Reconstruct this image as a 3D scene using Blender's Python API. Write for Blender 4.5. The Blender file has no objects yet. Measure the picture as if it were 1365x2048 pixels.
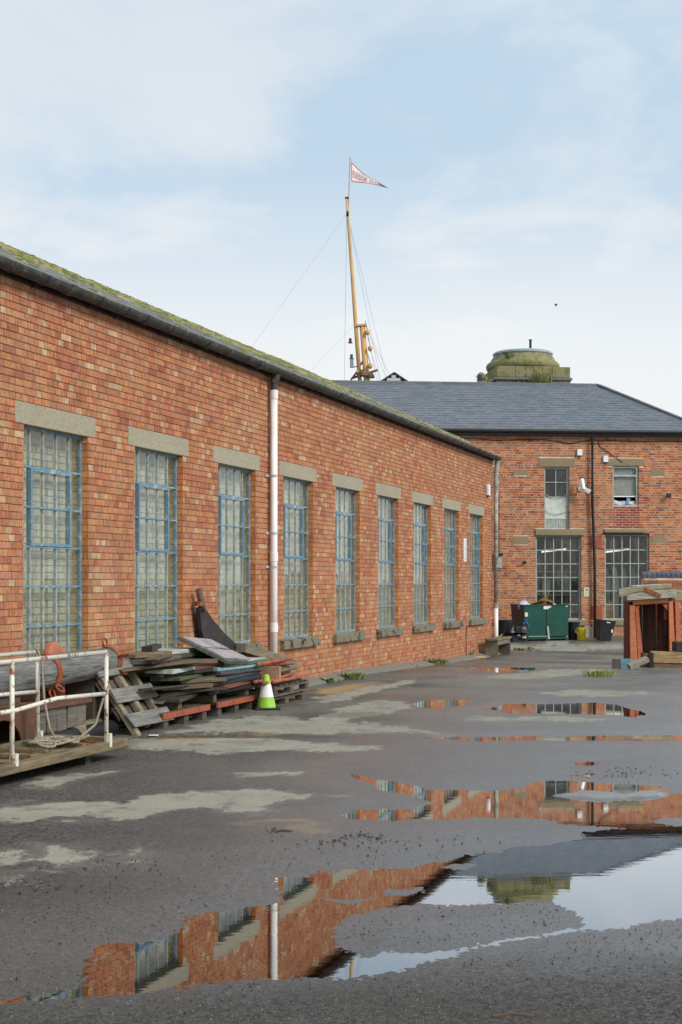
import bpy, bmesh, math, random
import numpy as np
from mathutils import Vector, Matrix, Euler

random.seed(7); rng = np.random.default_rng(7)
sc = bpy.context.scene
COL = sc.collection
R = math.radians

# ------------------------------------------------------------------ camera, world, sun, exposure
F, CX, HY, CH = 2844.4, 682.5, 1163.0, 1.65       # focal length in photo pixels, principal x, horizon row, eye height
cd = bpy.data.cameras.new('camera'); cam = bpy.data.objects.new('camera', cd); COL.objects.link(cam)
cam.location = (0, 0, CH); cam.rotation_euler = (R(90), 0, 0)
cd.sensor_fit = 'AUTO'; cd.sensor_width = 36.0; cd.lens = 50.0; cd.shift_y = 139 / 2048
cd.clip_start = .1; cd.clip_end = 2000
sc.camera = cam

SUN_EL, SUN_AZ = 36.0, 128.0                       # degrees; azimuth from +Y clockwise (sun behind the camera, to the right)
w = bpy.data.worlds.new('World'); sc.world = w; w.use_nodes = True
nt = w.node_tree; nt.nodes.clear(); N = nt.nodes.new; L = nt.links.new
wo = N('ShaderNodeOutputWorld'); bg = N('ShaderNodeBackground'); L(bg.outputs[0], wo.inputs[0])
sky = N('ShaderNodeTexSky'); sky.sky_type = 'NISHITA'; sky.sun_disc = False
sky.sun_elevation = R(SUN_EL); sky.sun_rotation = R(SUN_AZ); sky.dust_density = 1.5; sky.ozone_density = 1.3
bg.inputs['Strength'].default_value = .13
geo = N('ShaderNodeTexCoord'); sep = N('ShaderNodeSeparateXYZ'); L(geo.outputs['Generated'], sep.inputs[0])
def wmath(op, a, b=None, c=None, clamp=False):
    n = N('ShaderNodeMath'); n.operation = op; n.use_clamp = clamp
    for i, v in enumerate((a, b, c)):
        if v is None: continue
        if isinstance(v, (int, float)): n.inputs[i].default_value = v
        else: L(v, n.inputs[i])
    return n.outputs[0]
zz = wmath('MAXIMUM', sep.outputs[2], 0.0)
den = wmath('ADD', zz, .22)
cmb = N('ShaderNodeCombineXYZ')
L(wmath('DIVIDE', sep.outputs[0], den), cmb.inputs[0]); L(wmath('DIVIDE', sep.outputs[1], den), cmb.inputs[1])
cmb.inputs[2].default_value = 3.7
def wnoise(scale, detail, rough, dist=0, off=(0, 0, 0), sca=(1, 1, 1)):
    m = N('ShaderNodeMapping'); L(cmb.outputs[0], m.inputs[0]); m.inputs['Location'].default_value = off; m.inputs['Scale'].default_value = sca
    n = N('ShaderNodeTexNoise'); L(m.outputs[0], n.inputs['Vector'])
    n.inputs['Scale'].default_value = scale; n.inputs['Detail'].default_value = detail; n.inputs['Roughness'].default_value = rough; n.inputs['Distortion'].default_value = dist
    return n.outputs['Fac']
n1 = wnoise(1.15, 6, .55, .25, (19.74, 17.88, 0)); n2 = wnoise(2.9, 7, .58, .4, (15.46, 15.26, 1.0)); n3 = wnoise(.8, 5, .5, .3, (11.62, 14.6, 2.0))
def wramp(fac, a, b):
    mr = N('ShaderNodeMapRange'); mr.interpolation_type = 'SMOOTHSTEP'; L(fac, mr.inputs[0]); mr.inputs[1].default_value = a; mr.inputs[2].default_value = b
    return mr.outputs[0]
cover = wramp(wmath('ADD', wmath('MULTIPLY', n1, .62), wmath('MULTIPLY', n2, .38)), .36, .60)
lowveil = wmath('SUBTRACT', 1.0, wramp(sep.outputs[2], .12, .37))
cover = wmath('MAXIMUM', wmath('MULTIPLY', cover, .93), wmath('MULTIPLY', lowveil, .97))
cover = wmath('MAXIMUM', cover, .28)
def wmix(f, a, b):
    m = N('ShaderNodeMix'); m.data_type = 'RGBA'
    if isinstance(f, (int, float)): m.inputs[0].default_value = f
    else: L(f, m.inputs[0])
    for k, v in ((6, a), (7, b)):
        if isinstance(v, tuple): m.inputs[k].default_value = (*v, 1)
        else: L(v, m.inputs[k])
    return m.outputs[2]
# cloud colour: lit white bodies, slightly grey-blue undersides (radiance x10 because the strength is 0.1)
cloud = wmix(wramp(n3, .38, .66), (5.7, 6.15, 6.6), (6.8, 7.0, 7.1))
cloud = wmix(wmath('MULTIPLY', lowveil, .9), cloud, (7.05, 7.2, 7.25))
skyb = wmix(.8, sky.outputs[0], (3.8, 5.4, 6.8))    # thin high veil over the blue
L(wmix(cover, skyb, cloud), bg.inputs[0])

sd_ = bpy.data.lights.new('sun', 'SUN'); sun = bpy.data.objects.new('sun', sd_); COL.objects.link(sun)
sd_.energy = 2.7; sd_.angle = R(17); sd_.color = (1, .95, .87)
az = R(SUN_AZ); sdir = Vector((math.sin(az) * math.cos(R(SUN_EL)), math.cos(az) * math.cos(R(SUN_EL)), math.sin(R(SUN_EL))))
sun.rotation_euler = (-sdir).to_track_quat('-Z', 'Y').to_euler(); sun.location = (20, -20, 30)
vs = sc.view_settings; vs.view_transform = 'Standard'; vs.look = 'None'; vs.exposure = 0.0; vs.gamma = 1; vs.use_curve_mapping = False
sc.cycles.max_bounces = 8; sc.cycles.transparent_max_bounces = 16; sc.cycles.use_denoising = True

# ------------------------------------------------------------------ helpers
def s2l(*c):
    return tuple(((v / 255) / 12.92 if v / 255 < .04045 else ((v / 255 + .055) / 1.055) ** 2.4) for v in c)
def G(X, Y):                                        # height of the yard
    return -.0218 * min(max(Y - 25, 0), 8.7) + .004 * min(max(Y - 34, 0), 10)
def at(px, py, Y):                                  # photo pixel at a given depth
    return Vector(((px - CX) / F * Y, Y, CH - (py - HY) / F * Y))
def gp(px, py):                                     # photo pixel on the ground
    Y = 12.
    for _ in range(40): Y = F * (CH - G(0, Y)) / (py - HY)
    return Vector(((px - CX) / F * Y, Y, G(0, Y)))

def vary(c, a, b):
    k = random.uniform(a, b); return tuple(x * k * random.uniform(.97, 1.03) for x in c)

class Frame:
    def __init__(s, O, U):
        s.O = Vector((*O, 0)); s.U = Vector((*U, 0)).normalized(); s.N = Vector((-s.U.y, s.U.x, 0))
        s.ang = math.atan2(s.U.y, s.U.x)
    def W(s, u, y, z): return s.O + s.U * u + s.N * y + Vector((0, 0, z))
    def px(s, px, py, yo=0.):
        d = Vector(((px - CX) / F, 1, 0)); t = (s.O.dot(s.N) + yo) / d.dot(s.N)
        P = d * t - s.O
        return P.dot(s.U), CH - (py - HY) / F * t
LF = Frame((3.835, 36.06), (-1, -3.034))            # long workshop wall: u from the far corner towards the camera, y out of the wall
BF = Frame((11.55, 45.42), (-math.cos(R(5.4)), -math.sin(R(5.4))))   # two-storey building behind: u from its right corner leftwards

class MB:
    def __init__(s): s.v = []; s.f = []; s.c = []; s.m = []
    def add(s, vs, fs, col=None, mi=0):
        b = len(s.v); s.v.extend([tuple(v) for v in vs]); s.f.extend([tuple(b + i for i in f) for f in fs])
        s.c.extend([col or (1, 1, 1)] * len(fs)); s.m.extend([mi] * len(fs)); return s
    def box(s, lo, hi, col=None, M=None, mi=0, jit=0., skip=()):
        vs = [Vector((x, y, z)) for x in (lo[0], hi[0]) for y in (lo[1], hi[1]) for z in (lo[2], hi[2])]
        if jit: vs = [v + Vector((random.uniform(-jit, jit), random.uniform(-jit, jit), random.uniform(-jit, jit))) for v in vs]
        if M is not None: vs = [M @ v for v in vs]
        fs = [(0, 1, 3, 2), (4, 6, 7, 5), (0, 4, 5, 1), (2, 3, 7, 6), (0, 2, 6, 4), (1, 5, 7, 3)]
        return s.add(vs, [f for i, f in enumerate(fs) if i not in skip], col, mi)
    def bar(s, a, b, wd, ht, col=None, mi=0, up=(0, 0, 1), roll=0):   # box from a to b
        a = Vector(a); b = Vector(b); x = (b - a).normalized(); z = Vector(up); y = z.cross(x)
        if y.length < 1e-4: y = Vector((0, 1, 0)).cross(x)
        y.normalize(); z = x.cross(y); ln = (b - a).length
        M = Matrix((x, y, z)).transposed().to_4x4(); M.translation = a
        if roll: M = M @ Matrix.Rotation(roll, 4, 'X')
        return s.box((0, -wd / 2, -ht / 2), (ln, wd / 2, ht / 2), col, M, mi)
    def tube(s, pts, r, n=8, col=None, mi=0, cap=True, closed=False):
        pts = [Vector(p) for p in pts]; k = len(pts); rs = r if isinstance(r, (list, tuple)) else [r] * k
        vs = []; up = Vector((0, 0, 1))
        for i, p in enumerate(pts):
            if closed: t = pts[(i + 1) % k] - pts[i - 1]
            else: t = pts[min(i + 1, k - 1)] - pts[max(i - 1, 0)]
            t.normalize(); a = up - t * up.dot(t)
            if a.length < .05: a = Vector((1, 0, 0)) - t * t.x
            a.normalize(); b = t.cross(a)
            for j in range(n):
                q = 2 * math.pi * j / n; vs.append(p + (a * math.cos(q) + b * math.sin(q)) * rs[i])
        fs = [(i * n + j, i * n + (j + 1) % n, ((i + 1) % k) * n + (j + 1) % n, ((i + 1) % k) * n + j) for i in range(k if closed else k - 1) for j in range(n)]
        if cap and not closed: fs += [tuple(range(n))[::-1], tuple((k - 1) * n + j for j in range(n))]
        return s.add(vs, fs, col, mi)
    def lathe(s, prof, n=24, c=(0, 0, 0), col=None, mi=0, cap=True, M=None):
        vs = []
        for (r, z) in prof:
            for j in range(n):
                q = 2 * math.pi * j / n; vs.append(Vector((c[0] + r * math.cos(q), c[1] + r * math.sin(q), c[2] + z)))
        if M is not None: vs = [M @ v for v in vs]
        k = len(prof)
        fs = [(i * n + j, i * n + (j + 1) % n, (i + 1) * n + (j + 1) % n, (i + 1) * n + j) for i in range(k - 1) for j in range(n)]
        if cap: fs += [tuple(range(n))[::-1], tuple((k - 1) * n + j for j in range(n))]
        return s.add(vs, fs, col, mi)
    def prism(s, poly, d0, d1, M=None, col=None, mi=0):               # poly (x,z) extruded along y
        n = len(poly); vs = [Vector((x, d0, z)) for x, z in poly] + [Vector((x, d1, z)) for x, z in poly]
        if M is not None: vs = [M @ v for v in vs]
        fs = [tuple(range(n)), tuple(range(n, 2 * n))[::-1]] + [(i, i + n, (i + 1) % n + n, (i + 1) % n) for i in range(n)]
        return s.add(vs, fs, col, mi)
    def lump(s, c, rx, ry, rz, col=None, n=7, M=None):
        pr = [(1, 0), (.92, .45), (.55, .85), (.02, 1)]
        vs = []
        for r, z in pr:
            for j in range(n):
                q = 2 * math.pi * j / n; k = random.uniform(.8, 1.15)
                vs.append(Vector((c[0] + rx * r * k * math.cos(q), c[1] + ry * r * k * math.sin(q), c[2] + rz * z * k)))
        if M is not None: vs = [M @ v for v in vs]
        fs = [(i * n + j, i * n + (j + 1) % n, (i + 1) * n + (j + 1) % n, (i + 1) * n + j) for i in range(3) for j in range(n)]
        return s.add(vs, fs, col)
    def mesh(s, name, mats, smooth=False):
        me = bpy.data.meshes.new(name); me.from_pydata([tuple(v) for v in s.v], [], s.f)
        for m in (mats if isinstance(mats, (list, tuple)) else [mats]): me.materials.append(m)
        if any(s.m): me.polygons.foreach_set('material_index', s.m)
        if any(c != (1, 1, 1) for c in s.c):
            at_ = me.attributes.new('Col', 'FLOAT_COLOR', 'FACE')
            at_.data.foreach_set('color', np.array([(*c, 1) for c in s.c], dtype=np.float32).ravel())
        if smooth: me.polygons.foreach_set('use_smooth', [True] * len(s.f))
        me.update(); return me
    def obj(s, name, mats, parent=None, smooth=False, loc=None, rot=None, color=None, bevel=0, kind=None):
        return link(name, s.mesh(name, mats, smooth), parent, loc, rot, color, bevel, kind)
def link(name, me, parent=None, loc=None, rot=None, color=None, bevel=0, kind=None):
    o = bpy.data.objects.new(name, me); COL.objects.link(o)
    if parent: o.parent = parent
    if loc is not None: o.location = loc
    if rot is not None: o.rotation_euler = rot
    if color is not None: o.color = (*color, 1)
    if bevel:
        b = o.modifiers.new('edge', 'BEVEL'); b.width = bevel; b.segments = 2; b.limit_method = 'ANGLE'
    if kind: o['kind'] = kind
    return o
def tag(o, label=None, cat=None, group=None):
    if label: o['label'] = label
    if cat: o['category'] = cat
    if group: o['group'] = group
    return o
def thing(name, label, cat, loc=(0, 0, 0), rz=0., group=None, rot=None):
    o = bpy.data.objects.new(name, None); COL.objects.link(o); o.empty_display_size = .2
    o.location = loc; o.rotation_euler = rot if rot is not None else (0, 0, rz)
    return tag(o, label, cat, group)
def copy_tree(o, parent=None):
    c = o.copy(); COL.objects.link(c)
    if parent: c.parent = parent
    for ch in list(o.children): copy_tree(ch, c)
    return c

# ------------------------------------------------------------------ materials
class NT:
    def __init__(s, name):
        s.m = bpy.data.materials.new(name); s.m.use_nodes = True; s.t = s.m.node_tree
        s.b = s.t.nodes['Principled BSDF']; s.out = s.t.nodes['Material Output']
    def n(s, k, **kw):
        x = s.t.nodes.new(k)
        for a, v in kw.items(): setattr(x, a, v)
        return x
    def l(s, a, b): s.t.links.new(a, b)
    def set(s, sock, v):
        if isinstance(v, (int, float)): sock.default_value = v
        elif isinstance(v, tuple): sock.default_value = (*v, 1) if len(v) == 3 and sock.type == 'RGBA' else v
        else: s.l(v, sock)
    def math(s, op, a, b=0., clamp=False):
        x = s.n('ShaderNodeMath', operation=op, use_clamp=clamp); s.set(x.inputs[0], a); s.set(x.inputs[1], b); return x.outputs[0]
    def mix(s, f, a, b, blend='MIX'):
        x = s.n('ShaderNodeMix', data_type='RGBA', blend_type=blend); s.set(x.inputs[0], f); s.set(x.inputs[6], a); s.set(x.inputs[7], b); return x.outputs[2]
    def rng(s, f, a, b, c=0., d=1.):
        x = s.n('ShaderNodeMapRange'); x.clamp = True; s.l(f, x.inputs[0])
        for i, v in enumerate((a, b, c, d)): x.inputs[i + 1].default_value = v
        return x.outputs[0]
    def coord(s, which='Object', scale=(1, 1, 1)):
        if which == 'Position': o = s.n('ShaderNodeNewGeometry').outputs['Position']
        else: o = s.n('ShaderNodeTexCoord').outputs[which]
        m = s.n('ShaderNodeMapping'); s.l(o, m.inputs[0]); m.inputs['Scale'].default_value = scale; return m.outputs[0]
    def noise(s, vec, scale, detail=4, rough=.55, dist=0.):
        x = s.n('ShaderNodeTexNoise'); s.l(vec, x.inputs['Vector']); x.inputs['Scale'].default_value = scale
        x.inputs['Detail'].default_value = detail; x.inputs['Roughness'].default_value = rough; x.inputs['Distortion'].default_value = dist
        return x.outputs['Fac']
    def attr(s, name): x = s.n('ShaderNodeAttribute'); x.attribute_name = name; return x
    def bump(s, h, strength=.3, dist=.01):
        x = s.n('ShaderNodeBump'); x.inputs['Strength'].default_value = strength; x.inputs['Distance'].default_value = dist
        s.l(h, x.inputs['Height']); s.l(x.outputs[0], s.b.inputs['Normal'])
    def base(s, c): s.set(s.b.inputs['Base Color'], c); return s
    def rough(s, r): s.set(s.b.inputs['Roughness'], r); return s

def M_basic(name, col=None, rough=.8, var=.3, scale=6., stretch=(1, 1, 1), bump=.2, metal=0., bd=.01, coord='Object', spec=.4):
    t = NT(name); v = t.coord(coord, stretch); n = t.noise(v, scale, 6, .6)
    c = col if col is not None else t.n('ShaderNodeObjectInfo').outputs['Color']
    f = t.rng(n, .3, .7, 1 - var, 1 + var); cc = t.n('ShaderNodeCombineColor')
    for i in range(3): t.l(f, cc.inputs[i])
    t.base(t.mix(1., c, cc.outputs[0], 'MULTIPLY')); t.rough(rough); t.b.inputs['Metallic'].default_value = metal
    t.b.inputs['Specular IOR Level'].default_value = spec
    if bump: t.bump(n, bump, bd)
    return t.m
def M_rusty(name, paint, rust=(.19, .062, .024), thr=.60, scale=5., rough=.5, soft=.05, stretch=(1, 1, 1), coord='Object'):
    t = NT(name); v = t.coord(coord, stretch); n = t.noise(v, scale, 8, .68, .4); n2 = t.noise(v, scale * 6, 4)
    f = t.rng(n, thr - soft, thr + soft); r = t.mix(n2, tuple(x * .45 for x in rust), tuple(x * 1.5 for x in rust))
    p = t.mix(t.rng(n2, .3, .7), tuple(x * .85 for x in paint), tuple(min(1, x * 1.06) for x in paint))
    t.base(t.mix(f, p, r)); t.rough(t.rng(f, 0, 1, rough, .9)); t.bump(n, .25, .004); return t.m
def M_wood(name, dark=.45, crack=(2.5, 70, 70), ct=.62, ca=.55):
    t = NT(name); v = t.coord('Object', (1.4, 22, 22)); n = t.noise(v, 2.2, 6, .65, .3)
    v2 = t.coord('Object', (1, 2.2, 2.2)); n2 = t.noise(v2, 3.1, 5, .6)
    v3 = t.coord('Object', crack); n3 = t.noise(v3, 1.5, 3, .6)
    c = t.n('ShaderNodeObjectInfo').outputs['Color']
    def grey(f):
        cc = t.n('ShaderNodeCombineColor'); [t.l(f, cc.inputs[i]) for i in range(3)]; return cc.outputs[0]
    a = t.mix(1., c, grey(t.rng(n, .3, .72, dark, 1.35)), 'MULTIPLY'); a = t.mix(1., a, grey(t.rng(n2, .25, .75, .62, 1.25)), 'MULTIPLY')
    a = t.mix(t.rng(n3, ct, ct + .08, 0, ca), a, (.02, .017, .014)); a = t.mix(t.rng(n2, .60, .74, 0, .35), a, (.07, .085, .045))
    t.base(a); t.rough(.75); t.bump(n, .45, .006); return t.m
def M_brick(name, streak, stain):
    t = NT(name); c = t.attr('Col').outputs['Color']
    v = t.coord('Position', (75, 75, 7)); n = t.noise(v, 1., 3, .6); v2 = t.coord('Position'); n2 = t.noise(v2, 38, 5, .65); n3 = t.noise(v2, .9, 5, .6)
    n4 = t.noise(t.coord('Position', (1, 1, .35)), 2.4, 4, .6)
    def grey(f):
        cc = t.n('ShaderNodeCombineColor'); [t.l(f, cc.inputs[i]) for i in range(3)]; return cc.outputs[0]
    a = t.mix(1., c, grey(t.rng(n, .38, .62, 1 - streak, 1 + streak * .55)), 'MULTIPLY')
    a = t.mix(1., a, grey(t.rng(n2, .3, .7, .74, 1.24)), 'MULTIPLY')
    n5 = t.noise(t.coord('Position', (2.5, 2.5, .28)), 1.7, 6, .7, .3); a = t.mix(t.rng(n5, .56, .74, 0, .42), a, (.16, .085, .055)); a = t.mix(t.rng(n3, .45, .75, 0, stain), a, (.52, .33, .20)); a = t.mix(t.rng(n4, .56, .8, 0, stain * 1.3), a, (.11, .075, .055))
    t.base(a); t.rough(.88); t.b.inputs['Specular IOR Level'].default_value = .25; t.bump(n2, .5, .006); return t.m
m_brick = M_brick('workshop_brick', .36, .30); m_brick_old = M_brick('old_brick', .14, .42)
m_mortar = M_basic('mortar', (.36, .26, .18), .95, .35, 9, coord='Position')
m_mortar_pale = M_basic('pale_mortar', (.62, .49, .37), .95, .35, 5, coord='Position')
def M_concrete(name, col, dark, thr):
    t = NT(name); v = t.coord('Position'); n = t.noise(v, 55, 4, .8); n2 = t.noise(v, 5.5, 7, .7, .3); n3 = t.noise(v, 2.0, 5, .6)
    a = t.mix(t.rng(n, .32, .68), tuple(x * .5 for x in col), tuple(x * 1.45 for x in col)); a = t.mix(t.rng(n3, .35, .7, 0, .35), a, tuple(x * .7 for x in col))
    a = t.mix(t.rng(n2, thr, thr + .06), a, dark); t.base(a); t.rough(.9); t.bump(n, .4, .004); return t.m
m_lintel = M_concrete('aggregate_concrete', (.36, .325, .235), (.13, .115, .075), .72)
m_sill = M_concrete('stained_concrete', (.20, .18, .125), (.022, .02, .017), .53)
m_stone = M_concrete('sandstone', (.27, .215, .13), (.12, .095, .06), .62)
m_kerb = M_concrete('kerb_concrete', (.21, .195, .16), (.10, .10, .065), .60)
m_blue = M_rusty('blue_window_paint', (.13, .25, .34), (.42, .45, .43), .58, 9, .55, .08); m_bluepale = M_rusty('faded_blue_paint', (.26, .35, .37), (.50, .52, .47), .52, 14, .6, .10)
m_cream = M_basic('cream_paint', (.50, .45, .31), .7, .3, 7, bump=.15)
m_greypaint = M_basic('grey_green_paint', (.36, .40, .36), .6, .25, 9)
m_gutter = M_rusty('lichen_cast_iron', (.036, .037, .036), (.15, .15, .12), .60, 9, .6, .10)
m_white = M_basic('white_plastic', (.83, .83, .81), .4, .10, 3, bump=.03)
m_whiteold = M_rusty('lichen_pipe', (.40, .40, .36), (.16, .15, .11), .52, 7, .7, .12)
m_black = M_basic('black_plastic', (.018, .019, .022), .38, .3, 6, bump=.05)
m_blackiron = M_basic('black_iron', (.02, .02, .021), .45, .35, 9, bump=.1)
m_rust = M_basic('rusty_iron', (.26, .075, .032), .8, .5, 12, bump=.4)
m_redlead = M_rusty('red_oxide_paint', (.36, .085, .042), (.13, .05, .03), .60, 7, .65, .09)
m_rustplate = M_rusty('rusted_steel', (.105, .05, .03), (.17, .07, .035), .52, 4, .75, .15)
m_whiterail = M_rusty('chipped_white_paint', (.74, .71, .60), (.26, .095, .035), .585, 10, .4, .03)
m_wood = M_wood('weathered_wood'); m_paintwood = M_wood('worn_painted_wood', .7)
m_log = M_wood('weathered_log', .35, (.9, 24, 24), .55, .85); m_rope = M_basic('rope_fibre', (.30, .27, .20), .95, .4, 60, bump=.5)
m_green = M_basic('dark_green_paint', (.006, .068, .048), .32, .22, 3, bump=.04)
m_yellow = M_basic('yellow_plastic', (.72, .52, .01), .4, .2, 5, bump=.05)
m_lime = M_basic('lime_plastic', (.30, .56, .05), .45, .22, 9, bump=.05)
m_reflect = M_basic('white_reflective_sleeve', (.78, .78, .80), .4, .08, 9, bump=.02)
m_paper = M_basic('white_card', (.72, .73, .70), .7, .1, 9, bump=.02)
m_bag = M_basic('black_bag', (.012, .012, .014), .3, .3, 14, bump=.5)
m_mast = M_basic('varnished_spar', (.60, .36, .14), .45, .22, 3, (6, 6, .6), bump=.1)
m_line = M_basic('tarred_line', (.10, .10, .11), .8, .2, 5, bump=0)
m_cladding = M_basic('pale_cladding', (.52, .53, .52), .7, .1, 3, bump=.05)
m_darkroof = M_basic('dark_roof_sheet', (.035, .037, .04), .7, .2, 3, bump=.1)
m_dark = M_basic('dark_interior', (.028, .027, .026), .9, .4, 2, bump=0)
m_objcol = M_basic('painted_surface', None, .55, .2, 8, bump=.1)
def _slate():
    t = NT('slate'); c = t.attr('Col').outputs['Color']; n = t.noise(t.coord('Position', (4, 4, 9)), 5, 6, .65); cc = t.n('ShaderNodeCombineColor')
    f = t.rng(n, .3, .7, .72, 1.28); [t.l(f, cc.inputs[i]) for i in range(3)]
    t.base(t.mix(1., c, cc.outputs[0], 'MULTIPLY')); t.rough(.5); t.bump(n, .3, .006); return t.m
m_slate = _slate()
def _moss():
    t = NT('moss'); c = t.attr('Col').outputs['Color']; n = t.noise(t.coord('Position'), 60, 5, .7); cc = t.n('ShaderNodeCombineColor')
    f = t.rng(n, .3, .7, .5, 1.5); [t.l(f, cc.inputs[i]) for i in range(3)]
    t.base(t.mix(1., c, cc.outputs[0], 'MULTIPLY')); t.rough(.95); t.bump(n, .35, .01); return t.m
m_moss = _moss()
def _leaf():
    t = NT('leaf'); c = t.attr('Col').outputs['Color']; t.base(c); t.rough(.55); return t.m
m_leaf = _leaf()
def _glass():
    t = NT('old_window_glass'); nd = t.t.nodes; nd.remove(t.b)
    fr = t.n('ShaderNodeFresnel'); fr.inputs['IOR'].default_value = 1.5; gl = t.n('ShaderNodeBsdfGlossy'); gl.inputs['Roughness'].default_value = .03
    tr = t.n('ShaderNodeBsdfTransparent'); tr.inputs[0].default_value = (.93, .95, .93, 1)
    n = t.noise(t.coord('Position'), 2.2, 4, .6); b = t.n('ShaderNodeBump'); b.inputs['Strength'].default_value = .10; b.inputs['Distance'].default_value = .02
    t.l(n, b.inputs['Height']); t.l(b.outputs[0], gl.inputs['Normal'])
    df = t.n('ShaderNodeBsdfDiffuse'); df.inputs[0].default_value = (.45, .44, .38, 1)
    n2 = t.noise(t.coord('Position', (3, 3, 1)), 1.6, 6, .7); m0 = t.n('ShaderNodeMixShader'); t.l(t.rng(n2, .45, .8, .01, .14), m0.inputs[0])
    t.l(tr.outputs[0], m0.inputs[1]); t.l(df.outputs[0], m0.inputs[2])
    mx = t.n('ShaderNodeMixShader'); t.l(t.math('MULTIPLY', t.math('MULTIPLY', fr.outputs[0], 1.6, True), t.math('SUBTRACT', 1., t.n('ShaderNodeNewGeometry').outputs['Backfacing'])), mx.inputs[0]); t.l(m0.outputs[0], mx.inputs[1]); t.l(gl.outputs[0], mx.inputs[2]); t.l(mx.outputs[0], t.out.inputs[0])
    return t.m
m_glass = _glass()
def _sheet():
    t = NT('dusty_plastic_sheet'); v = t.coord('Position'); n = t.noise(v, 1.6, 6, .6, .6); n2 = t.noise(t.coord('Position', (1.6, 1.6, 1.1)), 2.6, 6, .65, .8)
    a = t.mix(t.rng(n, .35, .65), (.46, .41, .28), (.58, .60, .53)); a = t.mix(t.rng(n2, .55, .75, 0, .8), a, (.25, .23, .17)); a = t.mix(t.rng(n2, .40, .28, 0, .4), a, (.85, .86, .83))
    n7 = t.noise(v, 7, 6, .7); a = t.mix(t.rng(n7, .5, .72, 0, .55), a, (.20, .19, .13)); t.base(a); t.rough(.5); t.bump(n7, .3, .01); return t.m
m_sheet = _sheet()

# ------------------------------------------------------------------ generic brickwork
def brick_wall(fr, root, u0, u1, z0, z1, course, bl, openings, blocks, pal, m_b, m_m, odd_mode, zref, top_n, vis_u, thick=.34, joint=.010, edge_col=None, skip_fn=None, rec=.009, jv=None, pale_idx=()):
    jv = jv or joint
    rects = openings + blocks
    us = sorted(set([u0, u1] + [q for o in openings for q in (o[0] - .006, o[1] + .006)])); body = MB()
    for a, b in zip(us[:-1], us[1:]):
        mid = (a + b) / 2; zs = sorted([(o[2] - .006, o[3] + .006) for o in openings if o[0] - .006 < mid < o[1] + .006]); z = z0
        for q0, q1 in zs + [(z1, z1)]:
            if q0 > z + 1e-4: body.box((a, -thick, z), (b, -rec, min(q0, z1)))
            z = max(z, q1)
    body.obj('wall', m_m, root)
    items = []; k0 = math.floor((z0 - zref) / course); k1 = math.ceil((z1 - zref) / course)
    for k in range(k0, k1):
        za, zb = zref + k * course, zref + (k + 1) * course
        if zb > z1 + .3 * course: break
        ex = sorted([(r[0], r[1], i < len(openings)) for i, r in enumerate(rects) if min(zb, r[3]) - max(za, r[2]) > .3 * course])
        segs = []; u = u0; so = False
        for a, b, op in ex:
            if a > u + .03: segs.append((u, a, so, op))
            if b > u: u = b; so = op
        if u < u1 - .03: segs.append((u, u1, so, False))
        hdr = odd_mode == 'garden' and k % 4 == 0
        for a, b, oa, ob in segs:
            x = a; first = True
            while x < b - 1e-3:
                if first and k % 2: wd = bl * .75 if not hdr else bl * .25 + bl * .5
                elif hdr: wd = bl * .5
                elif odd_mode == 'mixed': wd = bl if random.random() < .33 else bl * .5
                else: wd = bl if random.random() < .93 else bl * .5
                e = x + wd
                if b - e < bl * .2: e = b
                e = min(e, b)
                if skip_fn is None or not skip_fn((x + e) / 2, (za + zb) / 2): items.append((x, e, za, zb, first and oa, e >= b - 1e-3 and ob, (first and oa) or first, e >= b - 1e-3))
                x = e; first = False
    def score(it):
        u, z = (it[0] + it[1]) / 2, (it[2] + it[3]) / 2; P = fr.W(u, 0, z)
        X = CX + F * P.x / P.y; Y = HY - F * (P.z - CH) / P.y
        if not (4 < X < 1361 and 4 < Y < 2044) or not vis_u(X, Y): return -1
        d = Vector((P.x, P.y, P.z - CH)).normalized(); return (it[1] - it[0]) * (it[3] - it[2]) * abs(d.dot(fr.N)) / P.y ** 2
    order = sorted(range(len(items)), key=lambda i: -score(items[i])); top = set(i for i in order[:top_n] if score(items[i]) > 0)
    stuff = MB(); cache = {}
    for i, (a, b, za, zb, oa, ob, ea, eb) in enumerate(items):
        p = random.choices(range(len(pal)), [q[1] for q in pal])[0]
        if p in pale_idx and b - a > .7 * bl and random.random() < .75: p = random.randrange(3)
        c = pal[p][0]
        ja = 0 if ea else jv / 2; jb = 0 if eb else jv / 2; dep = .13 if (oa or ob) else .03
        pr = random.uniform(-.0018, .002); k = random.uniform(.90, 1.10); col = tuple(x * k for x in c)
        lo = (a + ja, -dep, za + joint / 2); hi = (b - jb, pr, zb - joint / 2)
        if i in top:
            q = (p, round((hi[0] - lo[0]) * 200), dep, random.randrange(3))
            if q not in cache:
                k = (.88, 1., 1.12)[q[3]]; mb = MB(); h = (hi[0] - lo[0]) / 2; mb.box((-h, -dep, -(zb - za - joint) / 2), (h, 0, (zb - za - joint) / 2), tuple(x * k for x in c), skip=())
                if edge_col and dep > .1:
                    for fi in (0, 1): mb.c[fi] = tuple(x * k for x in random.choice(edge_col))
                cache[q] = mb.mesh('brick', m_b)
            link('brick', cache[q], root, ((lo[0] + hi[0]) / 2, pr, (lo[2] + hi[2]) / 2))
        else:
            stuff.box(lo, hi, col, skip=(2,))
            if edge_col and dep > .1:
                j = len(stuff.c) - 5
                if oa: stuff.c[j] = tuple(x * k for x in random.choice(edge_col))
                if ob: stuff.c[j + 1] = tuple(x * k for x in random.choice(edge_col))
    stuff.obj('brickwork', m_b, root, kind='stuff')
    return root

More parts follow.
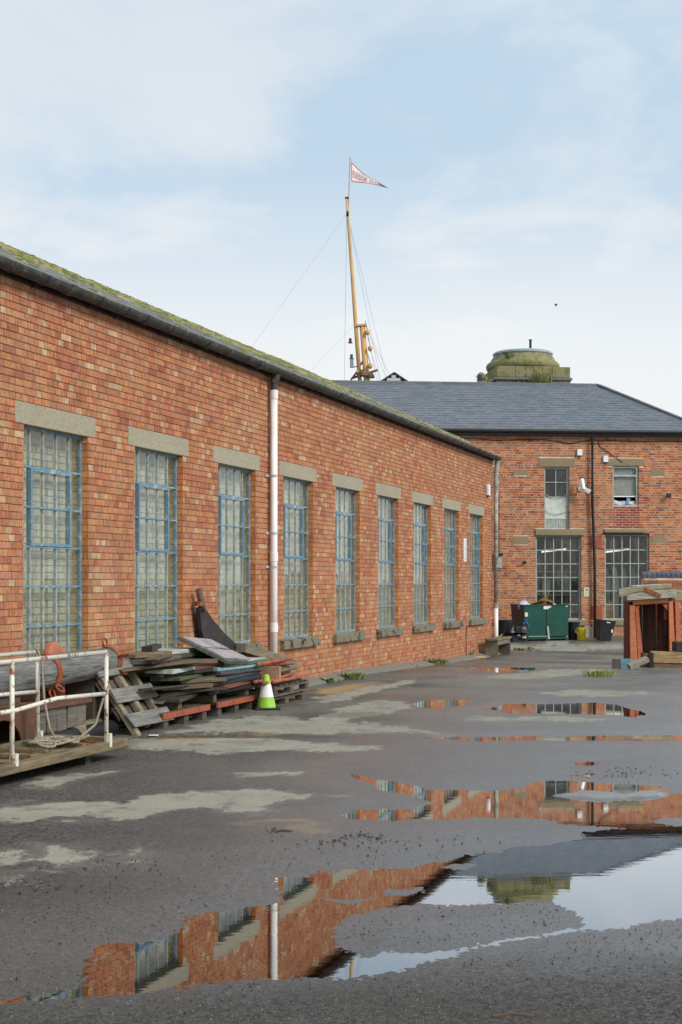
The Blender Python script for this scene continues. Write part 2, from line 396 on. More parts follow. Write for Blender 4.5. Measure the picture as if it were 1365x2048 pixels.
# ================================================================== GROUND
def poly_sdf(P, X, Y):
    P = np.array(P); n = len(P); d = np.full(X.shape, 1e9); ins = np.zeros(X.shape, bool)
    for i in range(n):
        a = P[i]; b = P[(i + 1) % n]; e = b - a; wx, wy = X - a[0], Y - a[1]
        t = np.clip((wx * e[0] + wy * e[1]) / (e @ e + 1e-12), 0, 1); d = np.minimum(d, (wx - e[0] * t) ** 2 + (wy - e[1] * t) ** 2)
        c = ((a[1] > Y) != (b[1] > Y)); ins ^= c & (X < (b[0] - a[0]) * (Y - a[1]) / (b[1] - a[1] + 1e-12) + a[0])
    d = np.sqrt(d); return np.where(ins, -d, d)
def vnoise(x, y, seed):
    xi, yi = np.floor(x).astype(np.int64), np.floor(y).astype(np.int64); fx, fy = x - xi, y - yi; fx = fx * fx * (3 - 2 * fx); fy = fy * fy * (3 - 2 * fy)
    def h(a, b):
        v = (a * 374761393 + b * 668265263 + seed * 974711) & 0x7fffffff; v = ((v ^ (v >> 13)) * 1274126177) & 0x7fffffff
        return ((v ^ (v >> 16)) & 0xffff) / 65535.
    return (h(xi, yi) * (1 - fx) + h(xi + 1, yi) * fx) * (1 - fy) + (h(xi, yi + 1) * (1 - fx) + h(xi + 1, yi + 1) * fx) * fy - .5
def fbm(x, y, s, seed, o=4, g=.5):
    v = 0; a = 1.
    for i in range(o): v = v + a * vnoise(x * s + i * 3.7, y * s + i * 1.3, seed + i * 17); s *= 2.1; a *= g
    return v
def gpoly(pts): return [tuple(gp(*p)[:2]) for p in pts]
PUD = [
 [(-60,2025),(60,2003),(172,1996),(275,1987),(400,1973),(560,1962),(640,1956),(720,1954),(793,1944),(870,1921),(952,1902),(1055,1889),(1111,1879),(1178,1866),(1255,1860),(1321,1846),(1365,1838),(1560,1812),(1600,1700),(1560,1590),(1365,1588),(1345,1587),(1312,1571),(1244,1566),(1160,1563),(1104,1561),(1071,1567),(1004,1583),(959,1582),(863,1581),(796,1565),(730,1553),(692,1546),(721,1562),(767,1586),(800,1588),(834,1598),(860,1607),(855,1614),(819,1620),(767,1615),(716,1621),(680,1631),(691,1637),(732,1644),(788,1645),(829,1639),(870,1640),(993,1637),(1044,1637),(1090,1639),(1116,1648),(1198,1652),(1244,1657),(1198,1662),(1152,1666),(1167,1677),(1101,1688),(1014,1697),(993,1703),(957,1710),(921,1712),(880,1721),(844,1728),(800,1733),(742,1738),(700,1737),(660,1745),(640,1741),(610,1750),(574,1752),(550,1756),(553,1785),(544,1801),(513,1811),(441,1826),(369,1838),(354,1862),(300,1884),(272,1887),(200,1888),(172,1895),(165,1930),(165,1965),(110,1982),(40,1992),(-60,2008)],
 [(818,1407),(850,1400),(945,1400),(935,1411),(880,1417),(840,1415)],
 [(955,1419),(1000,1413),(1010,1407),(1075,1408),(1190,1405),(1240,1411),(1300,1428),(1270,1435),(1200,1429),(1130,1428),(1075,1428),(1010,1427),(990,1421)],
 [(905,1479),(950,1473),(1400,1470),(1400,1481),(1200,1482.5),(950,1482)],
 [(1143,1528),(1150,1523),(1195,1523),(1197,1532),(1160,1534)],[(1145,1549),(1165,1545),(1192,1548),(1185,1554),(1150,1555)],
 [(968,1342),(985,1338),(1030,1338),(1060,1342),(1000,1347)]]
ISL = [[(675,1857),(696,1839),(768,1822),(850,1811),(921,1815),(1003,1810),(1060,1808),(1106,1811),(1147,1824),(1170,1840),(1157,1855),(1116,1866),(1034,1878),(952,1893),(860,1898),(732,1907),(685,1889),(668,1870)],
 [(905,1733),(921,1727),(945,1727),(950,1732),(925,1738)],[(765,1790),(790,1782),(835,1779),(838,1785),(800,1792)],[(1300,1642),(1330,1637),(1400,1637),(1400,1652),(1340,1649)],
 [(650,1797),(690,1793),(745,1798),(690,1804)],
 [(1108,1591),(1150,1586),(1180,1583),(1225,1586),(1250,1590),(1300,1583),(1330,1585),(1322,1592),(1290,1597),(1240,1598),(1200,1600),(1150,1596)]]
PALE = [
 [(-50,1622),(77,1614),(220,1614),(277,1606),(318,1596),(410,1591),(513,1586),(590,1580),(636,1587),(615,1597),(554,1606),(533,1619),(410,1623),(328,1627),(287,1637),(246,1640),(195,1629),(102,1637),(-50,1642)],
 [(-20,1713),(50,1706),(65,1720),(95,1718),(90,1705),(130,1699),(170,1706),(225,1717),(200,1725),(165,1731),(110,1737),(80,1728),(55,1730),(-20,1745)],
 [(270,1713),(280,1704),(300,1698),(313,1703),(305,1712)],[(238,1733),(280,1722),(300,1728),(297,1734)],[(4,1764),(50,1757),(105,1757),(80,1765)],[(100,1740),(145,1741),(120,1746)],[(105,1648),(155,1645),(150,1652)],
 [(468,1552),(500,1545),(560,1540),(630,1540),(620,1547),(570,1554),(480,1560)],[(655,1603),(690,1600),(695,1606),(660,1608)],
 [(320,1470),(420,1447),(560,1432),(600,1444),(740,1447),(830,1460),(900,1470),(600,1470)],
 [(600,1444),(690,1418),(740,1402),(820,1405),(830,1420),(760,1432),(690,1446)],
 [(250,1481),(560,1481),(770,1498),(740,1505),(560,1504),(420,1511),(330,1507),(240,1502)],
 [(40,1572),(150,1545),(215,1544),(150,1562),(90,1579)],
 [(1060,1388),(1180,1380),(1290,1386),(1345,1391),(1200,1397),(1120,1395)],
 [(1000,1294),(1100,1285),(1240,1287),(1262,1302),(1120,1304),(1020,1303)],
 [(960,1357),(1100,1341),(1240,1341),(1180,1352),(1050,1359)],
 [(620,1400),(700,1384),(820,1360),(840,1366),(740,1390),(660,1410)],
 [(930,1443),(960,1434),(1130,1436),(1240,1440),(1150,1446),(1010,1449)]]
RUST = [[(522,1651),(560,1644),(610,1643),(652,1650),(620,1660),(560,1660)],[(610,1388),(680,1375),(760,1366),(740,1376),(660,1392)],[(320,1478),(560,1472),(560,1477),(330,1484)]]
cs = np.concatenate([[-60, -18, -7, -3.2, -1.6, -1.0, -.62, -.44], np.linspace(-.335, .335, 760), [.44, .62, 1.0, 1.6, 3.2, 7, 18, 60]])
ys = np.concatenate([[-60, -20, -6, 0, 3, 4.4], F * CH / (np.arange(2075, 1288, -1.6) - HY), [38.5, 40, 42, 44, 46, 50, 60, 80, 140, 400, 900]])
CC, YY = np.meshgrid(cs, ys); XX = CC * (np.clip(YY, 3, 400) + .8)
pa = [gpoly(p) for p in PUD]
wob = fbm(XX, YY, 2.2, 3, 5) * .16; wx, wy = XX + fbm(XX, YY, 3.1, 91, 4) * .05, YY + fbm(XX, YY, 3.1, 57, 4) * .12
sd = np.full(XX.shape, 9.)
for p in pa: sd = np.minimum(sd, poly_sdf(p, wx, wy))
for p in ISL: sd = np.maximum(sd, -poly_sdf(gpoly(p), wx, wy))
base = -.0218 * np.clip(YY - 25, 0, 8.7) + .004 * np.clip(YY - 34, 0, 10)
grain = fbm(XX, YY, 26, 11, 3)
shore = fbm(XX, YY * .55, 8, 63, 5, .62)
land = .036 * np.clip(sd, 0, .35) + .006 * np.clip(sd / .8, 0, 1) * (fbm(XX, YY, .7, 5, 3) + .5) + .003 * np.clip((sd - .12) / .2, 0, 1) + .004 * grain * np.clip(sd / .3, 0, 1)
near_ = np.exp(-np.abs(sd) / .16)
ground_z = base + np.where(sd > 0, land, np.maximum(.05 * sd, -.04)) + (.0018 * shore + .0040 * fbm(XX, YY, 48, 77, 2)) * near_ + .0010 * near_
chan = np.clip(1 - np.abs(YY - 15.0 - .06 * fbm(XX, YY, 1.5, 8, 3)) / .16, 0, 1) * (XX < 1.6) * (XX > -2.2)
ground_z = ground_z - .016 * np.clip(chan * 2.2, 0, 1) * (sd > .05)
lump = np.zeros(XX.shape)
def mask(polys, soft, amp):
    d = np.full(XX.shape, 9.)
    for p in polys: d = np.minimum(d, poly_sdf(gpoly(p), XX + fbm(XX, YY, 2.6, 71, 6, .66) * amp, YY + fbm(XX, YY, 2.6, 37, 6, .66) * amp * 2.2))
    return np.clip(.5 - d / soft, 0, 1)
halo = mask(PALE, .5, .2) * np.clip(.45 + 1.2 * fbm(XX, YY, 3.3, 61, 6, .68), 0, .75)
pale = mask(PALE, .06, .17) * np.clip(1.1 + .8 * fbm(XX, YY, 5, 29, 5, .65), .55, 1); paled = (.30 * np.clip((YY - 8.5) / 9, 0, 1) + .22 * np.clip((YY - 19) / 6, 0, 1)) * np.clip(.75 + 1.1 * fbm(XX, YY, .9, 131, 6, .62), 0, 1.4)  # yard lightened with distance: sheen painted into the colour, plus paler far concrete
pale = np.maximum(np.maximum(pale, halo), paled); rust = mask(RUST, .25, .2)
wet = np.clip(1 - (sd - .35) / 1.8, 0, 1) * .75 + .55 * np.clip((XX + .8 - .03 * YY) / 1.6, 0, 1) * np.clip((YY - 6.6) / 1.8, 0, 1) + .45 * fbm(XX, YY, .55, 44, 5) + .15
wet = np.clip(wet, 0, 1) * np.clip((YY - 4.9) / 1.6 + .1, .12, 1)
wet = np.clip(wet * (1 - .85 * np.clip((pale - .35) / .65, 0, 1)), 0, 1)
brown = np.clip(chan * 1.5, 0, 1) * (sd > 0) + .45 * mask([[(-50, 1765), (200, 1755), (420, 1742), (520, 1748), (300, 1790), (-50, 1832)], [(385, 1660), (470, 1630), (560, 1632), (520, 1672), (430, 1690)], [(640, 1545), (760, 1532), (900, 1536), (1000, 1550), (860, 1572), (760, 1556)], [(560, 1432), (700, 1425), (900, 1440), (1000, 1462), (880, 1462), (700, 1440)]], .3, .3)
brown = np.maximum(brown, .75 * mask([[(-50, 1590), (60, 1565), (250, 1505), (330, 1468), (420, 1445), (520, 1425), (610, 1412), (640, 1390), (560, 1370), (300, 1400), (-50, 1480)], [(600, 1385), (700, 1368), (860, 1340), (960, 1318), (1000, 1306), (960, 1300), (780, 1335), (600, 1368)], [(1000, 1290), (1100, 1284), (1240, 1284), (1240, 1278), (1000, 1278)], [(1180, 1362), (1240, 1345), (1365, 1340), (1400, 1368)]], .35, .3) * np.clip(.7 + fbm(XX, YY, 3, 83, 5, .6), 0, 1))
rub = mask([ISL[-1]], .06, .05); pale = np.maximum(pale, rub)
ground_z = ground_z + rub * (.012 + .02 * np.abs(fbm(XX, YY, 7, 21, 3)))
nr, nc = XX.shape; verts = np.stack([XX, YY, ground_z], -1).reshape(-1, 3)
idx = np.arange(nr * nc).reshape(nr, nc); quads = np.stack([idx[:-1, :-1], idx[:-1, 1:], idx[1:, 1:], idx[1:, :-1]], -1).reshape(-1, 4)
me = bpy.data.meshes.new('ground'); me.vertices.add(len(verts)); me.vertices.foreach_set('co', verts.astype(np.float32).ravel())
me.loops.add(quads.size); me.loops.foreach_set('vertex_index', quads.astype(np.int32).ravel())
me.polygons.add(len(quads)); me.polygons.foreach_set('loop_start', np.arange(0, quads.size, 4, dtype=np.int32)); me.polygons.foreach_set('loop_total', np.full(len(quads), 4, dtype=np.int32))
me.polygons.foreach_set('use_smooth', np.ones(len(quads), bool)); me.update(calc_edges=True)
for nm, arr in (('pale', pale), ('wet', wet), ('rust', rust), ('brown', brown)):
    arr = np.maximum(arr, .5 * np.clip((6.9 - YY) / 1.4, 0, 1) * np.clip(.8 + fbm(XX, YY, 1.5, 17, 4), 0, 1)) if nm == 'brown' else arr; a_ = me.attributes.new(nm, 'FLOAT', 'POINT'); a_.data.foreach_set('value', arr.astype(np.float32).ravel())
def _asphalt():
    t = NT('wet_asphalt'); v = t.coord('Position'); n1_ = t.noise(v, 60, 5, .75); n2_ = t.noise(v, 1.4, 6, .6); nf = t.noise(v, 190, 2, .6)
    vo = t.n('ShaderNodeTexVoronoi'); t.l(v, vo.inputs['Vector']); vo.inputs['Scale'].default_value = 85
    spk = t.rng(vo.outputs['Distance'], .22, .42, 1, 0); rnd = t.rng(t.n('ShaderNodeSeparateColor').outputs[0], 0, 1)
    sepc = t.n('ShaderNodeSeparateColor'); t.l(vo.outputs['Color'], sepc.inputs[0]); spk = t.math('MULTIPLY', spk, t.rng(sepc.outputs[0], .62, .9, 0, .9))
    pale_, wet_, rust_, brown_ = (t.attr(k).outputs['Fac'] for k in ('pale', 'wet', 'rust', 'brown'))
    n5_ = t.noise(v, 22, 5, .7); n6_ = t.noise(v, 34, 3, .8); asp = t.mix(t.rng(n6_, .40, .60), (.020, .0185, .017), (.186, .173, .157)); asp = t.mix(t.rng(n1_, .40, .62), t.mix(1., asp, (.45, .43, .42), 'MULTIPLY'), asp); asp = t.mix(t.rng(n5_, .52, .66, 0, .5), asp, (.085, .080, .075)); asp = t.mix(t.rng(n2_, .35, .7, 0, .5), asp, (.075, .066, .060)); asp = t.mix(spk, asp, (.32, .295, .26))
    con = t.mix(t.rng(n1_, .25, .75), (.23, .22, .175), (.42, .405, .33)); con = t.mix(t.rng(n2_, .4, .75, 0, .5), con, (.17, .165, .12))
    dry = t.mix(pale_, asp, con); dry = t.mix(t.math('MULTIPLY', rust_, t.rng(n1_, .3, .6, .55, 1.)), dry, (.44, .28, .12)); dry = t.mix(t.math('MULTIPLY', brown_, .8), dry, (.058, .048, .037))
    cc = t.n('ShaderNodeCombineColor'); f = t.rng(wet_, 0, 1, 1., .52); [t.l(f, cc.inputs[i]) for i in range(3)]
    t.base(t.mix(1., dry, cc.outputs[0], 'MULTIPLY'))
    t.rough(t.math('ADD', t.rng(wet_, .1, .9, .9, .40), t.rng(n2_, .3, .7, -.06, .08))); t.set(t.b.inputs['Specular IOR Level'], t.rng(wet_, .1, .9, .35, 1.))
    t.set(t.b.inputs['Coat Weight'], t.rng(wet_, .35, .95, 0, .7)); t.b.inputs['Coat Roughness'].default_value = .36; t.b.inputs['Coat IOR'].default_value = 1.6
    hh = t.math('ADD', t.math('MULTIPLY', n1_, .7), t.math('ADD', t.math('MULTIPLY', spk, .5), t.math('MULTIPLY', nf, .3)))
    bp = t.n('ShaderNodeBump'); bp.inputs['Distance'].default_value = .014; t.l(t.math('MULTIPLY', t.rng(pale_, 0, 1, .8, .3), t.rng(wet_, .1, .9, 1., .75)), bp.inputs['Strength']); t.l(hh, bp.inputs['Height']); t.l(bp.outputs[0], t.b.inputs['Normal'])
    return t.m
m_asphalt = _asphalt()
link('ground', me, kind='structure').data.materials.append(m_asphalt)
def ground_at(X, Y): return G(X, Y) + .012
# standing water: level sheet under the yard surface, showing where the surface dips below it
def _water():
    t = NT('puddle_water'); t.t.nodes.remove(t.b)
    gl = t.n('ShaderNodeBsdfGlossy'); gl.inputs['Roughness'].default_value = .012; gl.inputs[0].default_value = (.96, .98, 1, 1)
    tr = t.n('ShaderNodeBsdfTransparent'); tr.inputs[0].default_value = (.26, .19, .12, 1); fr = t.n('ShaderNodeFresnel'); fr.inputs['IOR'].default_value = 1.6
    n = t.noise(t.coord('Position', (1.2, 3.2, 1)), 4.5, 3, .5); b = t.n('ShaderNodeBump'); b.inputs['Strength'].default_value = .012; b.inputs['Distance'].default_value = .012
    t.l(n, b.inputs['Height']); t.l(b.outputs[0], gl.inputs['Normal']); mx = t.n('ShaderNodeMixShader')
    t.l(t.math('MULTIPLY', t.math('MINIMUM', t.math('MULTIPLY', fr.outputs[0], 1.85), .9), t.math('SUBTRACT', 1., t.n('ShaderNodeNewGeometry').outputs['Backfacing'])), mx.inputs[0]); t.l(tr.outputs[0], mx.inputs[1]); t.l(gl.outputs[0], mx.inputs[2]); t.l(mx.outputs[0], t.out.inputs[0]); return t.m
m_water = _water()
MB().add([(-2.9, 4.9, 0), (4.6, 4.9, 0), (6.2, 22, 0), (-1.2, 22, 0)], [(0, 1, 2, 3)]).obj('puddle_water', m_water, kind='structure')
c0 = gp(1010, 1342)
MB().add([(c0.x - .7, c0.y - 1.0, c0.z + .001), (c0.x + .7, c0.y - 1.0, c0.z + .001), (c0.x + .7, c0.y + 1.0, c0.z + .001), (c0.x - .7, c0.y + 1.0, c0.z + .001)], [(0, 1, 2, 3)]).obj('shallow_puddle_water', m_water, kind='structure')

# ================================================================== BRICK WORKSHOP (left)
shop = thing('brick_workshop', 'long low red brick workshop with tall blue steel windows and mossy slate roof', 'building', LF.O, LF.ang)
CO, BLN = .0758, .229
near = [2.47 + 2.52 * k for k in range(11)]
ops = [(n - 1.374, n, .763, 3.263) for n in near]
lint = [(n - 1.374 - .16, n + .17, 3.263, 3.263 + 3 * CO) for n in near]; sills = [(n - 1.374 - .12, n + .14, .763 - 2 * CO, .763) for n in near]
PAL = [((.45, .166, .084), 4), ((.465, .194, .092), 4), ((.48, .226, .110), 4), ((.46, .200, .118), 3), ((.385, .130, .077), 2.2), ((.52, .345, .20), 2.6), ((.50, .20, .08), .7)]
EDG = [(.62, .24, .07), (.56, .18, .065), (.64, .28, .10)]
brick_wall(LF, shop, 0, 31, -.35, 4.76, CO, BLN, ops, lint + sills, PAL, m_brick, m_mortar, 'mixed', .763, 300, lambda X, Y: X < 985 and not (Y > 1280 and X < 620), edge_col=EDG, joint=.0115, jv=.0055, rec=.012, pale_idx=(5,))
for (a, b, z0, z1) in lint: MB().box((a, -.115, z0 + .002), (b, .006, z1 - .002)).obj('lintel', m_lintel, shop, bevel=.006)
for i, (a, b, z0, z1) in enumerate(sills):
    MB().add([(a, -.12, z0), (b, -.12, z0), (b, .075, z0), (a, .075, z0), (a, -.12, z1 + .004), (b, -.12, z1 + .004), (b, .075, z1 - .02), (a, .075, z1 - .02)],
             [(0, 1, 2, 3)[::-1], (4, 5, 6, 7), (0, 1, 5, 4), (2, 3, 7, 6), (1, 2, 6, 5), (3, 0, 4, 7)]).obj('window_sill', m_sill, shop, bevel=.008)
def shop_window():
    W_, H_ = 1.374, 2.5
    fr = MB(); y = -.085
    for (a, b) in (((0, 0), (.03, H_)), ((W_ - .03, 0), (W_, H_)), ((.03, 0), (W_ - .03, .035)), ((.03, H_ - .03), (W_ - .03, H_))):
        fr.box((a[0], y - .04, a[1]), (b[0], y, b[1]))
    win = fr.obj('window', m_blue, shop)
    g = MB(); cw = W_ / 5; rh = H_ / 6
    for i in range(1, 5): g.box((i * cw - .0065, y - .032, .035), (i * cw + .0065, y - .004, H_ - .03), mi=1)
    for j in range(1, 6): g.box((.03, y - .03, j * rh - .010), (W_ - .03, y + .003, j * rh + .010))
    g.obj('glazing_grid', [m_blue, m_bluepale], win)
    c = MB(); x0, x1, z0, z1 = cw * 1 - .012, cw * 4 + .012, rh * 3 + .012, rh * 5 - .012; t_ = .030
    for lo, hi in (((x0, z0), (x0 + t_, z1)), ((x1 - t_, z0), (x1, z1)), ((x0 + t_, z0), (x1 - t_, z0 + t_)), ((x0 + t_, z1 - t_), (x1 - t_, z1))): c.box((lo[0], y - .028, lo[1]), (hi[0], y + .014, hi[1]))
    c.obj('casement', m_blue, win)
    pm = MB().box((-cw / 2 + .006, -.002, -rh / 2 + .008), (cw / 2 - .006, .002, rh / 2 - .008)).mesh('pane', m_glass)
    for i in range(5):
        for j in range(6): link('pane', pm, win, ((i + .5) * cw, y - .02, (j + .5) * rh), (random.uniform(-.006, .006), 0, random.uniform(-.006, .006)))
    ln = MB()
    for q in range(33): # inner reveal of cream-painted bricks, each course its own relief
        z = q * CO; d = random.uniform(0, .004)
        ln.box((-.01, -.345, z + .003), (.022 + d, -.128, z + CO - .003)); ln.box((W_ - .022 - d, -.345, z + .003), (W_ + .01, -.128, z + CO - .003))
    ln.box((.026, -.345, H_ - .02), (W_ - .026, -.128, H_ + .01)); ln.box((.026, -.345, -.01), (W_ - .026, -.128, .012))
    for i in range(1, 5): ln.box((i * cw - .009, -.128, .02), (i * cw + .009, -.119, H_ - .03))
    ln.obj('inner_lining', m_cream, win)
    return win
def sheet_mesh(seed):
    random.seed(seed); nx, nz = 12, 22; vs = []; W_, H_ = 1.374, 2.5
    ph = [random.uniform(0, 6.3) for _ in range(4)]; cov = (1, .62, 1, 1, .5, 1, .7, 1, .6, 1, 1)[seed]
    for j in range(nz + 1):
        for i in range(nx + 1):
            x, z = i / nx, j / nz; d = .012 * math.sin(4 * x + 6 * z + ph[0]) + .008 * math.sin(7 * x - 11 * z + ph[1]) + .02 * math.sin(13 * z + 4 * x + ph[2]) + random.uniform(-.008, .008)
            vs.append((x * (W_ - .05) * cov + .025, -.25 + d, z * H_ * .985 + .015))
    fs = [(j * (nx + 1) + i, j * (nx + 1) + i + 1, (j + 1) * (nx + 1) + i + 1, (j + 1) * (nx + 1) + i) for j in range(nz) for i in range(nx)]
    return MB().add(vs, fs).mesh('plastic_sheet', m_sheet, True)
pbm = []
for v_ in range(3):                                  # whitewashed brick backing behind the panes
    b_ = MB(); wide = (1, .62, .45)[v_]
    for q in range(33):
        x = .026 - (.11 if q % 2 else 0)
        while x < 1.345 * wide:
            a0, b0 = max(x, .026), min(x + .225, 1.348)
            if b0 - a0 > .03: b_.box((a0 + .003, -.31, q * CO + .004), (b0 - .003, -.245 + random.uniform(-.005, .005), (q + 1) * CO - .004), skip=(2,))
            x += .229
    b_.box((.026, -.315, 0), (1.348 * wide, -.262, 2.49)); pbm.append(b_.mesh('painted_brickwork', m_sheet))
proto = shop_window()
for k, (a, b, z0, z1) in enumerate(ops):
    o = proto if k == 0 else copy_tree(proto, shop)
    o.location = (a, 0, z0)
    if k in (1, 4, 6, 9): link('plastic_sheet', sheet_mesh(k), o)
    else: link('painted_brickwork', pbm[k % 3], o, kind='stuff')
random.seed(11)
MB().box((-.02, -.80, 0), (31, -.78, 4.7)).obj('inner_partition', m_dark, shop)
# roof
PIT = R(24.7); EY, EZ, RY = .07, 4.80, -6.0; RZ = EZ + (EY - RY) * math.tan(PIT)
rf = MB()
rf.add([(-.08, EY, EZ), (31, EY, EZ), (31, RY, RZ), (-.08, RY, RZ), (-.08, 2 * RY - EY, EZ), (31, 2 * RY - EY, EZ)], [(0, 1, 2, 3), (3, 2, 5, 4), (0, 3, 4), (1, 5, 2), (0, 4, 5, 1)])
roof = rf.obj('roof', m_darkroof, shop)
MB().box((0, -12, -.3), (.3, -.345, 4.75)).box((.305, -12, -.3), (31, -11.7, 4.75)).box((30.7, -11.69, -.3), (31, -.345, 4.75)).obj('rear_wall', m_mortar, shop)
sl = MB(); S = (EY - RY) / math.cos(PIT); ex = .23
SM = Matrix.Translation((0, EY + .03, EZ + .012)) @ Matrix.Rotation(-PIT, 4, 'X') @ Matrix.Diagonal((1, -1, 1, 1))
r_ = 0
while r_ * ex < S:
    u = -.1 - (r_ % 2) * .15
    while u < 30.9:
        k = random.uniform(.8, 1.25); c = random.choice([(.085, .088, .088), (.11, .108, .10), (.13, .125, .105), (.16, .15, .12), (.20, .19, .16)])
        sl.box((max(u, -.1) + .003, r_ * ex, .0), (u + .297, r_ * ex + ex + .05, .009 + random.uniform(0, .006)), tuple(x * k for x in c), SM @ Matrix.Translation((0, 0, .012)) @ Matrix.Rotation(0, 4, 'X'), skip=(4,)); u += .3
    r_ += 1
sl.obj('slate', m_slate, roof, kind='stuff')
ms = MB(); MOS = [(.15, .16, .03), (.20, .20, .05), (.25, .24, .10), (.12, .125, .03), (.29, .27, .15)]
for i in range(4200):
    u = random.uniform(0, 30.8); q = .46 + .54 * random.random() ** .8
    s_ = q * S if random.random() < .965 else random.uniform(.3, 2.2)
    k = .35 + .65 * s_ / S; rx = random.uniform(.04, .12) * (.5 + k)
    ms.lump((u, s_, .016), rx, rx * random.uniform(.6, 1), random.uniform(.010, .04) * (.4 + k), random.choice(MOS), 6, SM)
for i in range(900):
    u = random.uniform(-.05, 30.9); dy = random.uniform(-.05, .30); ms.lump((u, RY + dy, RZ - .03 - .46 * max(dy, 0)), random.uniform(.08, .2), .13, random.uniform(.06, .11), random.choice([(.30, .27, .15), (.26, .24, .11), (.22, .21, .06), (.34, .31, .20)]), 6)
for i in range(420): ms.lump((random.uniform(-.09, .12), random.uniform(.8, S), .01), random.uniform(.05, .1), random.uniform(.06, .12), random.uniform(.03, .075), random.choice([(.30, .27, .15), (.26, .24, .11), (.22, .21, .06)]), 6, SM)
ms.obj('moss', m_moss, roof, kind='stuff')
rt = MB()
for i in range(68): rt.prism([(-.15, -.07), (-.09, .01), (0, .05), (.09, .01), (.15, -.07)], -.08 + i * .4575 + .004, -.08 + (i + 1) * .4575 - .004, Matrix.Translation((0, RY, RZ - .015)) @ Matrix.Rotation(R(90), 4, 'Z') @ Matrix.Diagonal((1, -1, 1, 1)), (.38, .35, .24))
rt.obj('ridge_tile', m_slate, roof, kind='stuff')
# gutter: half round iron, joints and brackets
gz, gy, gr = 4.80, .135, .085
def half_round(mb, u0, u1, r, t_=.008, col=None):
    pr = [(gy + r * math.cos(a), gz + r * math.sin(a)) for a in [math.pi * (1 + i / 10) for i in range(11)]]
    pr += [(gy + (r - t_) * math.cos(a), gz + (r - t_) * math.sin(a)) for a in [math.pi * (2 - i / 10) for i in range(11)]]
    n = len(pr); vs = [(u0, a, b) for a, b in pr] + [(u1, a, b) for a, b in pr]
    mb.add(vs, [(i, (i + 1) % n, (i + 1) % n + n, i + n) for i in range(n)] + [tuple(range(n))[::-1], tuple(range(n, 2 * n))])
for i in range(17):
    g = MB(); half_round(g, -.05 + i * 1.83, -.05 + (i + 1) * 1.83 - .002, gr); gg = g.obj('gutter', m_gutter, shop, smooth=False)
    c = MB(); half_round(c, -.05 + i * 1.83 - .0, -.05 + i * 1.83 + .11, gr + .014, .012); c.obj('gutter_joint', m_gutter, gg)
    for q in (.55, 1.2):
        c = MB(); half_round(c, -.05 + i * 1.83 + q, -.05 + i * 1.83 + q + .035, gr + .010, .009); c.box((-.05 + i * 1.83 + q, -.0, gz - .11), (-.05 + i * 1.83 + q + .035, gy - .086, gz - .07)); c.obj('gutter_bracket', m_gutter, gg)
MB().box((-.05, .002, 4.70), (31, .03, 4.86)).obj('fascia', m_blackiron, shop)
gm = MB()
for i in range(160): gm.lump((random.uniform(0, 30), gy + random.uniform(-.06, .05), gz - .03), random.uniform(.03, .1), .04, random.uniform(.03, .06), random.choice(MOS + [(.06, .055, .045)] * 3), 6)
gm.obj('gutter_moss', m_moss, shop, kind='stuff')
# downpipes
pu = LF.px(548.5, 1000, .09)[0]
d = MB(); d.tube([(pu, .09, .02), (pu, .09, 4.42)], .052, 16); dp = d.obj('downpipe', m_white, shop, smooth=True)
for z in (.9, 1.95, 4.36): MB().tube([(pu, .09, z), (pu, .09, z + .13)], .060, 16).obj('pipe_collar', m_white, dp)
for z in (1.85, 2.35, 3.20):
    MB().tube([(pu, .09, z), (pu, .09, z + .035)], .058, 16).box((pu - .005, .003, z), (pu + .13, .016, z + .035)).obj('pipe_clip', M_basic('grey_plastic', (.45, .46, .46), .5) if z == 1.85 else bpy.data.materials['grey_plastic'], dp)
MB().tube([(pu, .09, 4.42), (pu, .09, 4.60)], .055, 14).tube([(pu, .09, 4.60), (pu, gy, 4.74)], .065, 14).obj('outlet', m_gutter, dp)
d = MB(); d.tube([(.02, .10, 1.05), (.02, .10, 4.30)], .055, 14); d2 = d.obj('downpipe', m_whiteold, shop, smooth=True); tag(d2, 'lichen grey downpipe at the far corner with white foot')
MB().tube([(.02, .10, .98), (.02, .10, 1.12)], .066, 14).obj('pipe_collar', m_whiteold, d2); MB().tube([(.02, .10, 4.05), (.02, .10, 4.2)], .064, 14).obj('pipe_collar', m_whiteold, d2)
MB().tube([(.02, .10, 4.3), (.0, gy, 4.74)], .06, 14).obj('outlet', m_whiteold, d2)
MB().tube([(.02, .10, -.22), (.02, .10, 1.0)], .056, 14).obj('white_foot', m_white, d2, smooth=True)
# small fixings on the workshop wall
u, z = LF.px(974, 980); o = thing('alarm_box', 'white alarm box high on the workshop wall beside the corner downpipe', 'alarm box', LF.W(u, 0, z - .14), LF.ang)
MB().box((-.09, .004, 0), (.09, .075, .28)).obj('case', m_white, o, bevel=.012); MB().box((-.03, .012, -.03), (.03, .06, -.001)).obj('sensor', m_black, o)
u, z = LF.px(930, 1100)
o = thing('wall_notice', 'narrow white paper notice on brick between the two farthest workshop windows', 'notice', LF.W(u, .003, z - .27), LF.ang)
MB().box((-.15, .001, 0), (.15, .008, .26)).box((-.15, .001, .265), (.15, .008, .54)).obj('sheet', m_paper, o)
p = MB()
for i in range(11): p.box((-.11, .0085, .04 + i * .043), (random.uniform(.02, .11), .0105, .052 + i * .043))
p.obj('print', M_basic('grey_ink', (.30, .42, .50), .8, .1, bump=0), o)
uu = LF.px(932, 1250)[0]
tag(MB().tube([LF.W(uu, .012, -.2), LF.W(uu, .012, .57), LF.W(uu - .08, .012, .60), LF.W(uu - .9, .012, .60)], .012, 6).obj('cable', m_black), 'thin black cable running down the brick under the last workshop windows', 'cable')
